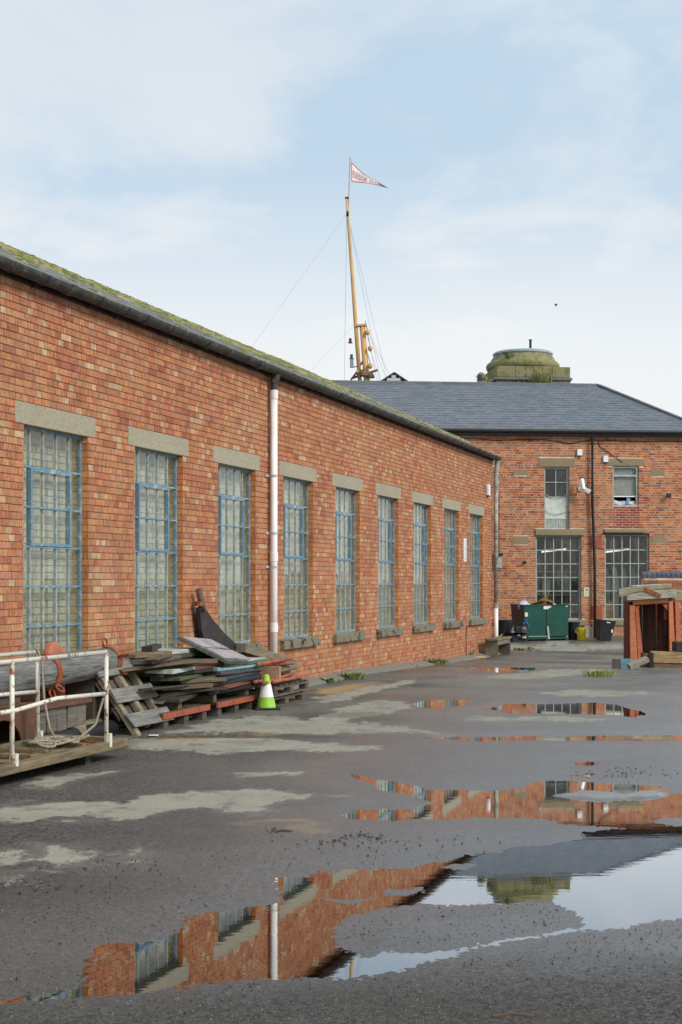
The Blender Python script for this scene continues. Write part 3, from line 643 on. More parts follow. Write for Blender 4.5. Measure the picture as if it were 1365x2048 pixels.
# kerb of sloping flags along the foot of the wall
kerb = thing('kerb', None, None, LF.O, LF.ang); kerb['kind'] = 'structure'
u = .3
while u < 30:
    ln_ = random.uniform(.5, .75); a = LF.W(u + ln_ / 2, .2, 0); z = ground_at(a.x, a.y) + .02 * max(0, 1 - abs(u - 12) / 12)
    MB().add([(u + .006, .004, z + .085), (u + ln_ - .006, .004, z + .085 + random.uniform(-.01, .01)), (u + ln_ - .006, .30 + random.uniform(-.03, .02), z + .02), (u + .006, .30, z + .02), (u + .006, .004, z - .2), (u + ln_ - .006, .004, z - .2), (u + ln_ - .006, .29, z - .2), (u + .006, .29, z - .2)],
             [(0, 1, 2, 3)[::-1], (4, 5, 6, 7), (0, 1, 5, 4), (2, 3, 7, 6), (1, 2, 6, 5), (3, 0, 4, 7)]).obj('kerb_stone', m_kerb, kerb, bevel=.008)
    u += ln_

# ================================================================== TWO-STOREY BUILDING (behind)
eng = thing('brick_engine_house', 'two-storey old red brick building with blue slate hipped roof at the end of the yard', 'building', BF.O, BF.ang)
def bo(x0, y0, x1, y1):
    ua, za = BF.px(x0, y0); ub, zb = BF.px(x1, y1); return (min(ua, ub), max(ua, ub), min(za, zb), max(za, zb))
HATCH = bo(1089, 934, 1139, 1058); SASH = bo(1226, 932, 1278, 1012); GL = bo(1072, 1071, 1163, 1240); GR = bo(1210, 1070, 1299, 1240); INF = bo(1227, 1012, 1280, 1057)
blk = [bo(1078, 916, 1150, 934), bo(1216, 917, 1287, 932), bo(1071, 1058, 1168, 1071), bo(1209, 1058, 1288, 1065.5), bo(1207, 1065.5, 1299, 1070), bo(1066, 1240, 1172, 1251), bo(1204, 1240, 1303, 1250),
       bo(1028, 938, 1055, 951), bo(1302, 939, 1329, 952), bo(1028, 1072, 1056, 1089), bo(1305, 1070, 1331, 1086), bo(986, 917, 1001, 931)]
plates = [bo(1180, 1071, 1204, 1096), bo(1181, 1212, 1205, 1239)]
PALB = [((.36, .105, .055), 5), ((.43, .14, .055), 4), ((.31, .095, .055), 3), ((.52, .19, .06), 4), ((.19, .07, .045), 1.1), ((.44, .19, .10), 2.5), ((.48, .23, .11), 1.2)]
WX = 11.9
zr = blk[2][2]
brick_wall(BF, eng, 0, WX, -.5, 6.40, .0775, .228, [HATCH, SASH, GL, GR], blk + plates + [INF], PALB, m_brick_old, m_mortar_pale, 'garden', zr, 280, lambda X, Y: X > 995 and not (X > 1245 and Y > 1165) and not (1015 < X < 1145 and Y > 1195), joint=.013, rec=.004)
# darker bricked-in panel below the sash
inf = MB(); k = 0; z = INF[2]
while z < INF[3] - .02:
    u = INF[0] - (.11 if k % 2 else 0)
    while u < INF[1] - .01:
        a, b = max(u, INF[0]), min(u + .225, INF[1])
        if b - a > .03: inf.box((a + .006, -.06, z + .006), (b - .006, -.002 + random.uniform(-.002, .002), z + .072), vary((.27, .055, .04), .8, 1.15))
        u += .225
    z += .0775; k += 1
io = inf.obj('infill_brickwork', m_brick_old, eng, kind='stuff'); io['label'] = 'panel of darker red bricks with white joints'
for i, (a, b, z0, z1) in enumerate(blk):
    pr = (.012, .012, .05, .06, .02, .07, .07)[i] if i < 7 else .004
    nm = 'lintel' if i < 5 else ('window_sill' if i < 7 else 'stone_block')
    MB().box((a, -.12, z0 + .002), (b, pr, z1 - .002)).obj(nm, m_stone if i != 4 else m_blackiron, eng, bevel=.012)
for a, b, z0, z1 in plates: MB().box((a, -.03, z0), (b, .010, z1)).box((a + .05, .010, (z0 + z1) / 2 - .03), (b - .05, .018, (z0 + z1) / 2 + .03)).obj('iron_plate', m_redlead, eng)
# big workshop windows
def grid_window(op, cols, rows, y=-.10):
    a, b, z0, z1 = op; fr = MB(); fw = .055
    for lo, hi in (((a, z0), (a + fw, z1)), ((b - fw, z0), (b, z1)), ((a + fw, z0), (b - fw, z0 + fw)), ((a + fw, z1 - fw * .6), (b - fw, z1))): fr.box((lo[0], y - .05, lo[1]), (hi[0], y + .02, hi[1]))
    wn = fr.obj('window', m_greypaint, eng); g = MB(); cw = (b - a - 2 * fw) / cols; rh = (z1 - z0 - 1.6 * fw) / rows
    for i in range(1, cols): g.box((a + fw + i * cw - .014, y - .03, z0 + fw), (a + fw + i * cw + .014, y + .004, z1 - fw * .6))
    for j in range(1, rows): g.box((a + fw, y - .028, z0 + fw + j * rh - .014), (b - fw, y + .002, z0 + fw + j * rh + .014))
    g.obj('glazing_bars', m_greypaint, wn)
    pm = MB().box((-cw / 2 + .008, -.002, -rh / 2 + .008), (cw / 2 - .008, .002, rh / 2 - .008)).mesh('pane', m_glass)
    for i in range(cols):
        for j in range(rows): link('pane', pm, wn, (a + fw + (i + .5) * cw, y - .016, z0 + fw + (j + .5) * rh), (random.uniform(-.01, .01), 0, random.uniform(-.01, .01)))
grid_window(GL, 5, 6); grid_window(GR, 5, 6)
# dim rooms behind the glass
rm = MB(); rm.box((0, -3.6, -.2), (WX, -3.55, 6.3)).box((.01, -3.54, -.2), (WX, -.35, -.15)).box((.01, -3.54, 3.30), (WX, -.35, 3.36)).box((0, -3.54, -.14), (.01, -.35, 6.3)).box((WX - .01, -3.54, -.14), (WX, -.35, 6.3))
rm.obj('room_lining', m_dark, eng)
for k, (op, du) in enumerate(((GL, 0), (GR, .1))):
    lm = NT('lamp_glow_%s' % 'ab'[k]); lm.b.inputs['Emission Color'].default_value = (1, .93, .8, 1); lm.b.inputs['Emission Strength'].default_value = 1.1
    a = op[0] + .55 + du; tl = thing('tube_light', ('lit fluorescent tube seen through the left grid window above the green bin', 'lit fluorescent tube seen through the right grid window')[k], 'lamp', BF.W(a, -1.1, 2.62), BF.ang)
    MB().tube([(-.42, -.35, .09), (.52, .25, -.02)], .024, 8).obj('tube', lm.m, tl); MB().bar((-.44, -.35, .14), (.54, .25, .03), .09, .05).obj('batten', m_white, tl); MB().tube([(-.40, -.33, .15), (-.40, -.33, .66)], .008, 5).tube([(.5, .23, .05), (.5, .23, .66)], .008, 5).obj('hanger', m_line, tl)
bo_ = thing('hanging_sheets', 'pale dust sheets and planks standing inside the right grid window', 'dust sheet', BF.W(GR[0], -.55, .2), BF.ang)
for i in range(5):
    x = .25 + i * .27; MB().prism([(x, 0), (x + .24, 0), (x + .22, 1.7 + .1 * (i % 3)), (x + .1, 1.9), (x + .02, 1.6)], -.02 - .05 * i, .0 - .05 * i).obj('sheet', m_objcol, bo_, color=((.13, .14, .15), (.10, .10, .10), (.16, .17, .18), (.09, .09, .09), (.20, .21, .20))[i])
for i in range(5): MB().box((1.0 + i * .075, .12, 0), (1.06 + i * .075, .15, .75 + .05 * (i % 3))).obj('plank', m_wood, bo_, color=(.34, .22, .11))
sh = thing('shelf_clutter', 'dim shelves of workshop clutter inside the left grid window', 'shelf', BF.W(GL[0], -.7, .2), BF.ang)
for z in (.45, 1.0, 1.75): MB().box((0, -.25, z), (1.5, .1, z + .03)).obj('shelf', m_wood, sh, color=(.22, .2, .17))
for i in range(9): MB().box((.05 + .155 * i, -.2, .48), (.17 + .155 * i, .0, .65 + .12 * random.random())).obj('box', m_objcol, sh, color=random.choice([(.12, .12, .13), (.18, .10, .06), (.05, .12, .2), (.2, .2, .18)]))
for i in range(4): MB().prism([(.1 + i * .34, 1.03), (.38 + i * .34, 1.03), (.36 + i * .34, 1.7), (.14 + i * .34, 1.6)], -.2, -.15).obj('panel', m_objcol, sh, color=random.choice([(.13, .13, .13), (.17, .17, .16), (.09, .09, .08)]))
# upper hatch: glazed top, boarded lower half, chains
a, b, z0, z1 = HATCH; hz = z0 + (z1 - z0) * .515; y = -.09
dm = MB()
for lo, hi in (((a, z0), (a + .07, z1)), ((b - .05, z0), (b, z1)), ((a + .07, z1 - .05), (b - .05, z1))): dm.box((lo[0], y - .06, lo[1]), (hi[0], y + .015, hi[1]))
ht = dm.obj('hatch_door', m_greypaint, eng); ht['label'] = 'grey-green loading door with four panes and boarded lower half'
MB().box((a + .07, y - .045, z0 + .36), (b - .05, y - .01, hz)).box((a + .07, y - .045, z0), (b - .05, y + .0, z0 + .03)).box((a + .07, y - .045, z0 + .32), (b - .05, y + .004, z0 + .357)).obj('panel', M_basic('pale_grey_paint', (.56, .60, .54), .6, .18, 7), ht)
bw = (b - a - .12) / 8
for i in range(8): MB().box((a + .07 + i * bw + .004, y - .04, z0 + .033), (a + .07 + (i + 1) * bw - .004, y - .008, z0 + .317)).obj('slat', m_greypaint, ht)
MB().box((a + .07, y - .05, (hz + z1) / 2 - .012), (b - .05, y, (hz + z1) / 2 + .012)).box(((a + b) / 2 - .002, y - .05, hz + .02), ((a + b) / 2 + .022, y + .002, z1 - .05)).box((a + .07, y - .05, hz + .001), (b - .05, y + .003, hz + .02)).obj('glazing_bars', m_greypaint, ht)
mw = (b - a - .12) / 2; mh = (z1 - .05 - hz) / 2
for i in range(2):
    for j in range(2): MB().box((a + .075 + i * mw, y - .03, hz + .022 + j * mh), (a + .065 + (i + 1) * mw, y - .026, hz + (j + 1) * mh)).obj('pane', m_glass, ht)
def sag(p, q, d, n=10): return [Vector(p).lerp(Vector(q), i / n) - Vector((0, 0, d * 4 * (i / n) * (1 - i / n))) for i in range(n + 1)]
for zc in (hz + .09, hz - .42): MB().tube(sag((a + .03, y + .03, zc), (b - .03, y + .03, zc), .11), .010, 5).obj('chain', m_greypaint, ht)
# sash window with blind
a, b, z0, z1 = SASH; y = -.07; sw = MB()
for lo, hi in (((a, z0), (a + .075, z1)), ((b - .05, z0), (b, z1)), ((a + .075, z1 - .06), (b - .05, z1)), ((a + .075, z1 - .33), (b - .05, z1 - .27)), ((a + .075, z0), (b - .05, z0 + .045))): sw.box((lo[0], y - .06, lo[1]), (hi[0], y + .02, hi[1]))
so = sw.obj('sash_window', m_greypaint, eng); so['label'] = 'small upper window with blind half down and papers on its ledge'
MB().box((a + .075, y - .035, z0 + .33), (b - .05, y - .03, z1 - .33)).box((a + .075, y - .035, z1 - .27), (b - .05, y - .03, z1 - .06)).obj('pane', m_glass, so)
MB().box((a + .075, y - .05, z0 + .29), (b - .05, y - .02, z0 + .33)).obj('rail', m_white, so)
bl_ = MB(); z = z0 + .36
while z < z1 - .1: bl_.box((a + .08, y - .10, z), (b - .055, y - .085, z + .028)); z += .034
bl_.obj('blind', m_objcol, so, color=(.36, .37, .36)); 
for i, (x, w_, h, c) in enumerate([(.10, .2, .10, (.6, .62, .55)), (.28, .12, .2, (.15, .3, .5)), (.38, .25, .12, (.5, .55, .58)), (.6, .2, .09, (.7, .7, .68))]):
    tag(MB().box((0, 0, 0), (w_, .05, h), jit=.02).obj('paper', m_objcol, loc=BF.W(a + x, y - .10, z0 + .05), rot=(0, random.uniform(-.3, .3), BF.ang), color=c), ('cream folded paper at the right end of the upper window ledge', 'blue packet among the papers on the upper window ledge', 'grey paper bundle in the middle of the upper window ledge', 'white paper heap at the left end of the upper window ledge')[i], 'paper', 'papers on the upper window ledge')
# roof
ez, ey, ry = 6.40, .22, -3.62; rz = 8.36; hipu = BF.px(1197, 772, ry)[0]; LU = 15.5
rb = MB(); rb.add([(-.25, ey, ez), (LU, ey, ez), (LU, ry, rz), (hipu, ry, rz), (-.25, 2 * ry - ey, ez), (LU, 2 * ry - ey, ez)], [(0, 1, 2, 3), (3, 2, 5, 4), (0, 3, 4), (1, 5, 2), (0, 4, 5, 1)])
roofb = rb.obj('roof', m_darkroof, eng)
MB().box((WX + .002, -.34, -.5), (LU - .1, -.01, 6.395)).box((0, -7.2, -.5), (LU - .1, -7.0, 6.395)).box((0, -6.99, -.5), (.2, -.345, 6.395)).box((LU - .3, -6.99, -.5), (LU - .1, -.345, 6.395)).obj('plain_wall', m_brick_old if False else m_mortar, eng)
pit2 = math.atan2(rz - ez, ey - ry); S2 = math.hypot(rz - ez, ey - ry); SM2 = Matrix.Translation((0, ey, ez + .012)) @ Matrix.Rotation(-pit2, 4, 'X') @ Matrix.Diagonal((1, -1, 1, 1))
sl2 = MB(); pieces = []; ex2 = .225; r_ = 0
while r_ * ex2 < S2 - .05:
    ulim = -.25 + (hipu + .25) * (r_ * ex2 + ex2 * .5) / S2; u = -.4 - (r_ % 2) * .135
    while u < LU:
        a, b = max(u, ulim), u + .27
        if b - a > .05: pieces.append((a, b, r_))
        u += .27
    r_ += 1
def slate_px(p):
    P = BF.W(*(SM2 @ Vector(((p[0] + p[1]) / 2, p[2] * ex2, 0)))); return CX + F * P.x / P.y
cand = [p for p in pieces if 800 < slate_px(p) < 1360 and p[1] - p[0] > .26]; random.shuffle(cand); top = set(sorted(cand, key=lambda p: p[2])[:300]); sc_cache = {}
SLC = [(.115, .133, .158), (.125, .143, .166), (.108, .126, .150), (.132, .148, .170)]
for p in pieces:
    a, b, r = p; tilt = Matrix.Translation((0, r * ex2, 0)) @ Matrix.Rotation(R(-2.2), 4, 'X'); h = .010 + random.uniform(0, .006)
    if p in top:
        q = random.randrange(8)
        if q not in sc_cache: sc_cache[q] = MB().box((-.132, 0, .006), (.133, ex2 + .06, .022 + .001 * q), vary(SLC[q % 4], .92, 1.08)).mesh('slate', m_slate)
        o = link('slate', sc_cache[q], roofb); o.matrix_basis = SM2 @ Matrix.Translation(((a + b) / 2, 0, 0)) @ tilt
    else: sl2.box((a + .003, 0, .006), (b - .002, ex2 + .06, .014 + h), vary(random.choice(SLC), .92, 1.08), SM2 @ tilt, skip=(4,))
sl2.obj('slating', m_slate, roofb, kind='stuff')
rt2 = MB(); u = hipu
while u < LU: rt2.prism([(-.16, -.08), (-.10, .0), (0, .045), (.10, .0), (.16, -.08)], u + .004, u + .446, Matrix.Translation((0, ry, rz + .035)) @ Matrix.Rotation(R(90), 4, 'Z') @ Matrix.Diagonal((1, -1, 1, 1)), vary((.10, .105, .112), .8, 1.1)); u += .45
h0, h1 = Vector((-.25, ey, ez + .03)), Vector((hipu, ry, rz + .04)); nn = 11
for i in range(nn): rt2.bar(h0.lerp(h1, i / nn + .003), h0.lerp(h1, (i + 1) / nn - .003), .26, .05, vary((.085, .09, .1), .85, 1.1))
rt2.obj('ridge_tile', m_slate, roofb, kind='stuff')
MB().tube([(-.25, ey + .04, ez - .02), (LU, ey + .04, ez - .02)], .062, 8).box((-.2, .004, ez - .16), (LU, ey - .03, ez - .075)).obj('gutter', m_blackiron, eng)
u = BF.px(1185, 900, .1)[0]; u2 = BF.px(1190, 1200, .1)[0]
MB().tube([(u, .22, ez - .05), (u, .11, ez - .22), (u, .11, 4.2), ((u + u2) / 2, .11, 3.2), (u2, .11, 1.9), (u2, .11, -.13)], .047, 10).obj('downpipe', m_blackiron, eng, smooth=True)
cb = MB(); pts = [(8.5, .02, 6.12), (7.4, .02, 6.15), (6.8, .02, 6.10), (5.2, .02, 6.14), (4.6, .02, 6.05), (4.3, .02, 6.02), (3.7, .02, 6.13), (2.0, .02, 6.11), (.3, .02, 6.12)]
cb.tube(pts, .012, 5); cb.tube([BF.O * 0 + Vector((BF.px(1196, 882)[0], .02, BF.px(1196, 882)[1])), Vector((BF.px(1200, 893)[0], .02, BF.px(1200, 893)[1])), Vector((BF.px(1228, 912)[0], .02, BF.px(1228, 912)[1])), Vector((BF.px(1245, 925)[0], .025, BF.px(1245, 925)[1]))], .010, 5)
cb.obj('cable', m_black, eng)
MB().box((BF.px(1190, 1150)[0] - .16, .001, -.25), (BF.px(1190, 1150)[0] + .75, .012, .28)).obj('plaster_patch', M_concrete('flaking_plaster', (.42, .36, .28), (.24, .12, .07), .54), eng)

def on_back(name, label, cat, px, py, yo=0., group=None):
    u, z = BF.px(px, py); return thing(name, label, cat, BF.W(u, yo, z), BF.ang, group)
for px, py, lb in ((1159, 905, 'white junction box left of the black downpipe, above the security camera'), (1211, 918, 'white junction box right of the black downpipe, beside the upper right lintel')):
    o = on_back('junction_box', lb, 'junction box', px, py, .003, 'white boxes on the back building'); MB().box((-.08, .001, -.10), (.08, .07, .10)).obj('case', m_white, o, bevel=.01); MB().tube([(0, .03, -.22), (0, .03, -.101)], .012, 6).obj('conduit', m_black, o)
o = on_back('security_camera', 'white twin-headed security camera on the brick wall left of the black downpipe', 'security camera', 1160, 978, .0)
MB().box((-.05, .002, -.06), (.05, .05, .06)).tube([(0, .05, -.02), (0, .2, -.03), (-.02, .25, .02)], .022, 8).obj('bracket', m_white, o)
for nm, c, e in (('housing', Vector((.0, .30, .13)), Vector((.13, -.22, .97))), ('housing', Vector((-.10, .30, -.04)), Vector((-.75, .35, -.48)))):
    e = e.normalized(); hb = MB().bar(c - e * .18, c + e * .18, .12, .13).obj('housing', m_white, o, bevel=.02); MB().bar(c + e * .18, c + e * .21, .09, .10).obj('lens', m_black, hb)
o = on_back('floodlight', 'small dark floodlight fixed on the brick at the right edge of the photo', 'floodlight', 1335, 992, .0)
MB().box((-.07, .10, -.06), (.07, .2, .07)).obj('head', m_blackiron, o, bevel=.01); MB().tube([(0, .002, .02), (0, .1, .02)], .02, 6).tube([(-.07, .02, -.05), (-.7, .02, -.07)], .008, 5).obj('arm', m_white, o)
o = on_back('wall_sign', 'small white and green notice on the brick between the grid windows', 'sign', 1173.5, 1184, .003)
MB().box((-.085, .001, -.14), (.085, .008, .14)).obj('panel', m_objcol, o, color=(.72, .72, .55)); 
MB().prism([(-.05, .05), (.01, .05), (.05, .10), (-.01, .10)], .0085, .0105).obj('emblem', m_objcol, o, color=(.01, .05, .02))
p = MB()
for i in range(5): p.box((-.06, .0085, -.11 + i * .026), (.06 - .02 * (i % 2), .0105, -.10 + i * .026))
p.obj('print', m_objcol, o, color=(.25, .45, .15))
o = on_back('meter_box', 'grey electrical box beside the corner downpipe', 'electrical box', 996, 1122, .003); MB().box((-.10, .001, -.22), (.10, .14, .16)).obj('case', m_objcol, o, color=(.38, .39, .39), bevel=.01); MB().box((-.13, .001, .17), (.13, .2, .24)).obj('hood', m_blackiron, o); MB().tube([(-.03, .05, .24), (-.03, .05, 2.0)], .012, 6).obj('conduit', m_black, o)
o = on_back('wall_ring', 'dark round iron fixing on the brick left of the grid window', 'wall fixing', 1050, 1124, .003); MB().lathe([(.05, 0), (.05, .05), (.02, .06)], 10, M=Matrix.Rotation(R(-90), 4, 'X')).obj('disc', m_blackiron, o)

# ================================================================== SKYLINE
# stump of a great chimney: plinth, torus, neck, cap
cx = at(1046, 760, 51.0); st = thing('chimney_base', 'mossy round stone base of a truncated chimney behind the slate roof', 'chimney', (cx.x, 51, -.2), R(5.4)); s_ = F / 51.
zt = lambda py: CH - (py - HY) / s_ + .2
MB().box((-1.22, -1.3, 0), (1.40, 1.3, zt(766)), jit=.02).obj('pier', m_sill, st)
GST = M_concrete('mossy_stone', (.26, .235, .12), (.15, .165, .05), .50)
pl = MB()
for i in range(4): pl.box((-1.22 + i * .655 + .003, -1.32, zt(765) + .0), (-1.22 + (i + 1) * .655 - .003, -.66, zt(744) + random.uniform(-.02, .02)))
for i in range(3): pl.box((-1.23, -.655 + i * .655, zt(765)), (-.6, -.003 + i * .655, zt(744)))
pl.box((-.59, -.65, zt(765)), (1.39, 1.3, zt(746))); pl.obj('plinth', GST, st, bevel=.02)
MB().box((-1.28, -1.36, zt(770)), (1.46, 1.36, zt(765.3))).obj('lead_flashing', m_objcol, st, color=(.13, .15, .17))
prof = [(1.25, zt(748)), (1.27, zt(744.5))] + [(1.13 + .185 * math.cos(a), zt(735) + .17 * math.sin(a)) for a in [math.pi * (-.4 + .8 * i / 8) for i in range(9)]] + [(1.14, zt(722)), (1.10, zt(718)), (1.02, zt(712)), (1.02, zt(711))]
MB().lathe([(r, z) for r, z in prof], 40).obj('torus', GST, st, smooth=False)
MB().lathe([(1.03, zt(713)), (1.07, zt(711)), (1.07, zt(708)), (1.0, zt(705.5))], 40).obj('cap', m_objcol, st, color=(.32, .38, .42)); MB().lathe([(1.0, zt(716)), (1.04, zt(715)), (1.04, zt(713.2))], 40).obj('rim', m_objcol, st, color=(.09, .17, .26))
MB().tube([(.28, 0, zt(707)), (.28, 0, zt(680))], .045, 8).tube([(.28, 0, zt(680)), (.28, 0, zt(679))], .07, 8).obj('rod', m_blackiron, st)
bx = at(963, 752, 49.5); o = thing('stone_ball', 'dark stone ball finial beside the truncated chimney', 'finial', (bx.x, bx.y, 8.0)); 
MB().lathe([(.12, 0), (.22, .35), (.30, .5), (.12, bx.z - 8.17)], 14).obj('pedestal', m_sill, o); MB().lathe([(.15 * math.sin(math.pi * i / 10) + .001, bx.z - 8.02 - .15 * math.cos(math.pi * i / 10)) for i in range(11)], 16).obj('ball', m_sill, o, smooth=True)
def tuft(name, label, P, n, h, spread, cols, blade=.012, cat='plant', group=None, broad=False):
    mb = MB(); mb.lump((0, 0, -.02), spread * .5, spread * .5, .03, cols[0])
    for _ in range(n):
        a = random.uniform(0, 6.283); r = spread * math.sqrt(random.random()); b = Vector((r * math.cos(a), r * math.sin(a), 0)); ln = h * random.uniform(.4, 1.1); lean = Vector((math.cos(a), math.sin(a), 0)) * ln * random.uniform(.1, .7)
        t_ = Vector((-math.sin(a + random.uniform(-1, 1)), math.cos(a), 0)) * blade * random.uniform(.6, 1.5); m1 = b + lean * .45 + Vector((0, 0, ln * .65)); m2 = b + lean + Vector((0, 0, ln * random.uniform(.75, 1)))
        c = vary(random.choice(cols), .6, 1.3); w2 = 2.2 if broad else .8
        mb.add([b - t_ * .4, b + t_ * .4, m1 + t_ * w2, m2, m1 - t_ * w2], [(0, 1, 2, 4), (4, 2, 3)], c)
    return tag(mb.obj(name, m_leaf, loc=P), label, cat, group)
GRN = [(.14, .20, .05), (.18, .25, .06), (.11, .16, .04), (.24, .27, .10), (.24, .20, .10)]
P = at(1082, 768, 49.6); tuft('grass_tuft', 'green grass tuft growing on the chimney plinth above the ridge', P, 260, .42, .42, GRN + [(.2, .2, .06)], .012)
P = at(1018, 716, 50.0); tuft('weed', 'weed sprouting under the rim of the truncated chimney', P, 40, .22, .12, GRN, .014, broad=True)
P = at(968, 766, 49.7); tuft('weed', 'weed at the left foot of the truncated chimney', P, 70, .3, .2, GRN, .014, broad=True)
# gable roof far behind
gx = at(788, 746, 62.); gb = thing('clad_building', 'pale clad gable end peeping over the slate ridge beside the mast', 'building', (gx.x, gx.y, -.2))
zA = gx.z + .2; sl_ = .66; hw = 4.0
for i in range(22):
    z = zA - .21 - i * .13; wd = min(hw - .2, (zA - .03 - z - .118) / sl_)
    if wd > .05: MB().box((-wd, 0, z), (wd, .06, z + .118)).obj('board', m_cladding, gb)
MB().box((-hw + .2, .07, 0), (hw - .2, 6, zA - .1 - hw * sl_ + .1)).prism([(-hw + .2, zA - hw * sl_ + .02), (hw - .2, zA - hw * sl_ + .02), (0, zA - .1)], .07, 6).obj('wall', m_cladding, gb)
MB().bar((-hw, 3.05, zA - hw * sl_), (.03, 3.05, zA + .02), 6.14, .07).bar((.03, 3.05, zA + .012), (hw, 3.05, zA - hw * sl_), 6.14, .07).obj('roof', m_darkroof, gb)
# ship's mast beyond
Y0 = 70.
def mp(px, py, dy=0): return at(px, py, Y0 + dy)
mast = thing('ship_mast', 'tall varnished wooden mast of a ship rising behind the slate roof', 'mast', (mp(733, 760).x, Y0, -.3)); MO = mast.location
def rel(*pts): return [p - MO for p in pts]
lo_, hi_ = mp(734, 760), mp(725, 651); dv = (hi_ - lo_).normalized(); foot = lo_ - dv * (lo_.z + .3)
MB().tube(rel(foot, lo_, hi_), [.20, .155, .14], 12).obj('lower_mast', m_mast, mast, smooth=True)
MB().tube(rel(mp(721, 772), mp(712, 651), mp(697, 440), mp(693.5, 396)), [.10, .10, .072, .045], 12).obj('topmast', m_mast, mast, smooth=True)
MB().bar(*rel(mp(710, 652), mp(734, 650)), .35, .09).bar(*rel(mp(712, 744), mp(738, 742)), .4, .10).obj('mast_band', m_mast, mast)
cr = MB().bar(*rel(mp(706, 756), mp(756, 740)), .12, .10).bar(*rel(mp(716, 752, -.4), mp(746, 748, .3)), .10, .10); cr.tube(rel(mp(702, 760), mp(716, 742)), .05, 6); cr.tube(rel(mp(719, 733), mp(732, 715)), .05, 6)
cr.lump(mp(727, 752, -.2) - MO, .35, .3, .35).lump(mp(742, 756, -.2) - MO, .25, .2, .25); cr.obj('crosstree', m_objcol, mast, color=(.13, .075, .04))
for px, py in ((735.5, 664), (741, 696), (741, 731)): 
    p = mp(px, py, -.2) - MO; MB().lathe([(.03, -.17), (.11, -.09), (.12, .05), (.03, .14)], 10, p).obj('pulley_block', m_mast, mast, smooth=True); MB().tube([p + Vector((0, 0, .12)), p + Vector((-.12, .1, .55))], .018, 5).obj('strop', m_line, mast)
MB().tube(rel(mp(690.5, 396), mp(698, 396)), .06, 6).tube(rel(mp(693, 428), mp(698, 428)), .15, 8).obj('masthead_iron', m_blackiron, mast)
for px, py, c in ((701, 681, (.13, .015, .02)), (703.5, 713, (.02, .07, .05))): MB().box(*(lambda q: (q - Vector((.07, .07, .1)), q + Vector((.07, .07, .1))))(mp(px, py) - MO)).box(*(lambda q: (q - Vector((.11, .1, .13)), q + Vector((.11, .1, -.10))))(mp(px, py) - MO)).obj('lantern', m_objcol, mast, color=c)
MB().box(*(lambda q: (q - Vector((.13, .1, .2)), q + Vector((.05, .1, .2))))(mp(705.5, 727) - MO)).bar(*rel(mp(704, 734), mp(716, 733)), .06, .06).obj('lamp_bracket', m_objcol, mast, color=(.25, .30, .33))
rg = MB(); RL = [((693, 428), (500, 700), -8), ((706, 652), (600, 765), -8), ((694, 430), (689, 780), 0), ((696, 430), (780, 780), 3), ((696, 430), (765, 780), 1), ((733, 655), (795, 780), 3), ((733, 655), (782, 780), 2), ((741, 700), (770, 790), 1), ((736, 668), (760, 790), 0)]
for a, b, dy in RL: rg.tube(rel(mp(*a), mp(b[0], b[1], dy)), .008, 4)
rg.obj('rigging', M_basic('pale_line', (.30, .32, .36), .8, .1, bump=0), mast)
# pennant
PO = mp(701, 340); fl = thing('pennant', 'white triangular pennant with red border lettered Bessie Ellen at the masthead', 'flag', PO)
MB().tube([mp(697, 425) - PO, mp(701, 314) - PO], .030, 6).obj('flagstaff', m_objcol, fl, color=(.55, .36, .26))
A, B_, T_ = mp(702.5, 322) - PO, mp(703, 362) - PO, mp(777, 375) - PO
def fpt(s, t):                                       # s along the flag, t from the top edge to the bottom edge
    top = A.lerp(T_, s); bot = B_.lerp(T_, s); p = top.lerp(bot, t); k = math.sin(math.pi * s)
    return p + Vector((0, .16 * math.sin(7.5 * s + .8 * t), -.16 * k * (1 - t) + .02 * math.sin(9 * s)))
def fmesh(s0, s1, t0, t1, ns, ntt, off):
    vs = [fpt(s0 + (s1 - s0) * i / ns, t0 + (t1 - t0) * j / ntt) + Vector((0, off, 0)) for i in range(ns + 1) for j in range(ntt + 1)]
    return vs, [(i * (ntt + 1) + j, i * (ntt + 1) + j + 1, (i + 1) * (ntt + 1) + j + 1, (i + 1) * (ntt + 1) + j) for i in range(ns) for j in range(ntt)]
fb = MB(); fb.add(*fmesh(0, 1, 0, 1, 30, 6, 0)); fb.obj('cloth', m_objcol, fl, color=(.90, .84, .82), smooth=True)
bd = MB()
for off in (-.012, .012): bd.add(*fmesh(0, .97, 0, .07, 30, 1, off)); bd.add(*fmesh(0, .97, .93, 1, 30, 1, off)); bd.add(*fmesh(0, .03, .07, .93, 1, 4, off)); bd.add(*fmesh(.9, 1, .05, .95, 3, 2, off))
bd.obj('border', m_objcol, fl, color=(.62, .20, .20))
fc = bpy.data.curves.new('lettering', 'FONT'); fc.body = 'BESSIE ELLEN'; fc.size = 1.; tmp = bpy.data.objects.new('lettering', fc); COL.objects.link(tmp); bpy.context.view_layer.update()
tm = bpy.data.meshes.new_from_object(tmp.evaluated_get(bpy.context.evaluated_depsgraph_get())); bpy.data.objects.remove(tmp); xm = max(v.co.x for v in tm.vertices)
for v in tm.vertices:
    s = .04 + .84 * (v.co.x / xm); hgt = (1 - s); t = .60 - (.40 + .2 * s) * (v.co.y / .72 - .35); v.co = fpt(s, t) + Vector((0, -.02, 0))
tm.materials.clear(); tm.materials.append(m_objcol); link('lettering', tm, fl, color=(.66, .30, .28))
bq = at(1112, 611, 90.); o = thing('bird', 'tiny distant bird in the pale sky above the truncated chimney', 'bird', bq); MB().add([(-.02, 0, .10), (.05, .05, 0), (.0, 0, -.12), (-.05, -.05, 0), (.16, .1, .13), (-.12, -.08, .10)], [(0, 1, 2, 3), (0, 1, 4), (0, 3, 5), (1, 2, 3)]).obj('body', m_blackiron, o)

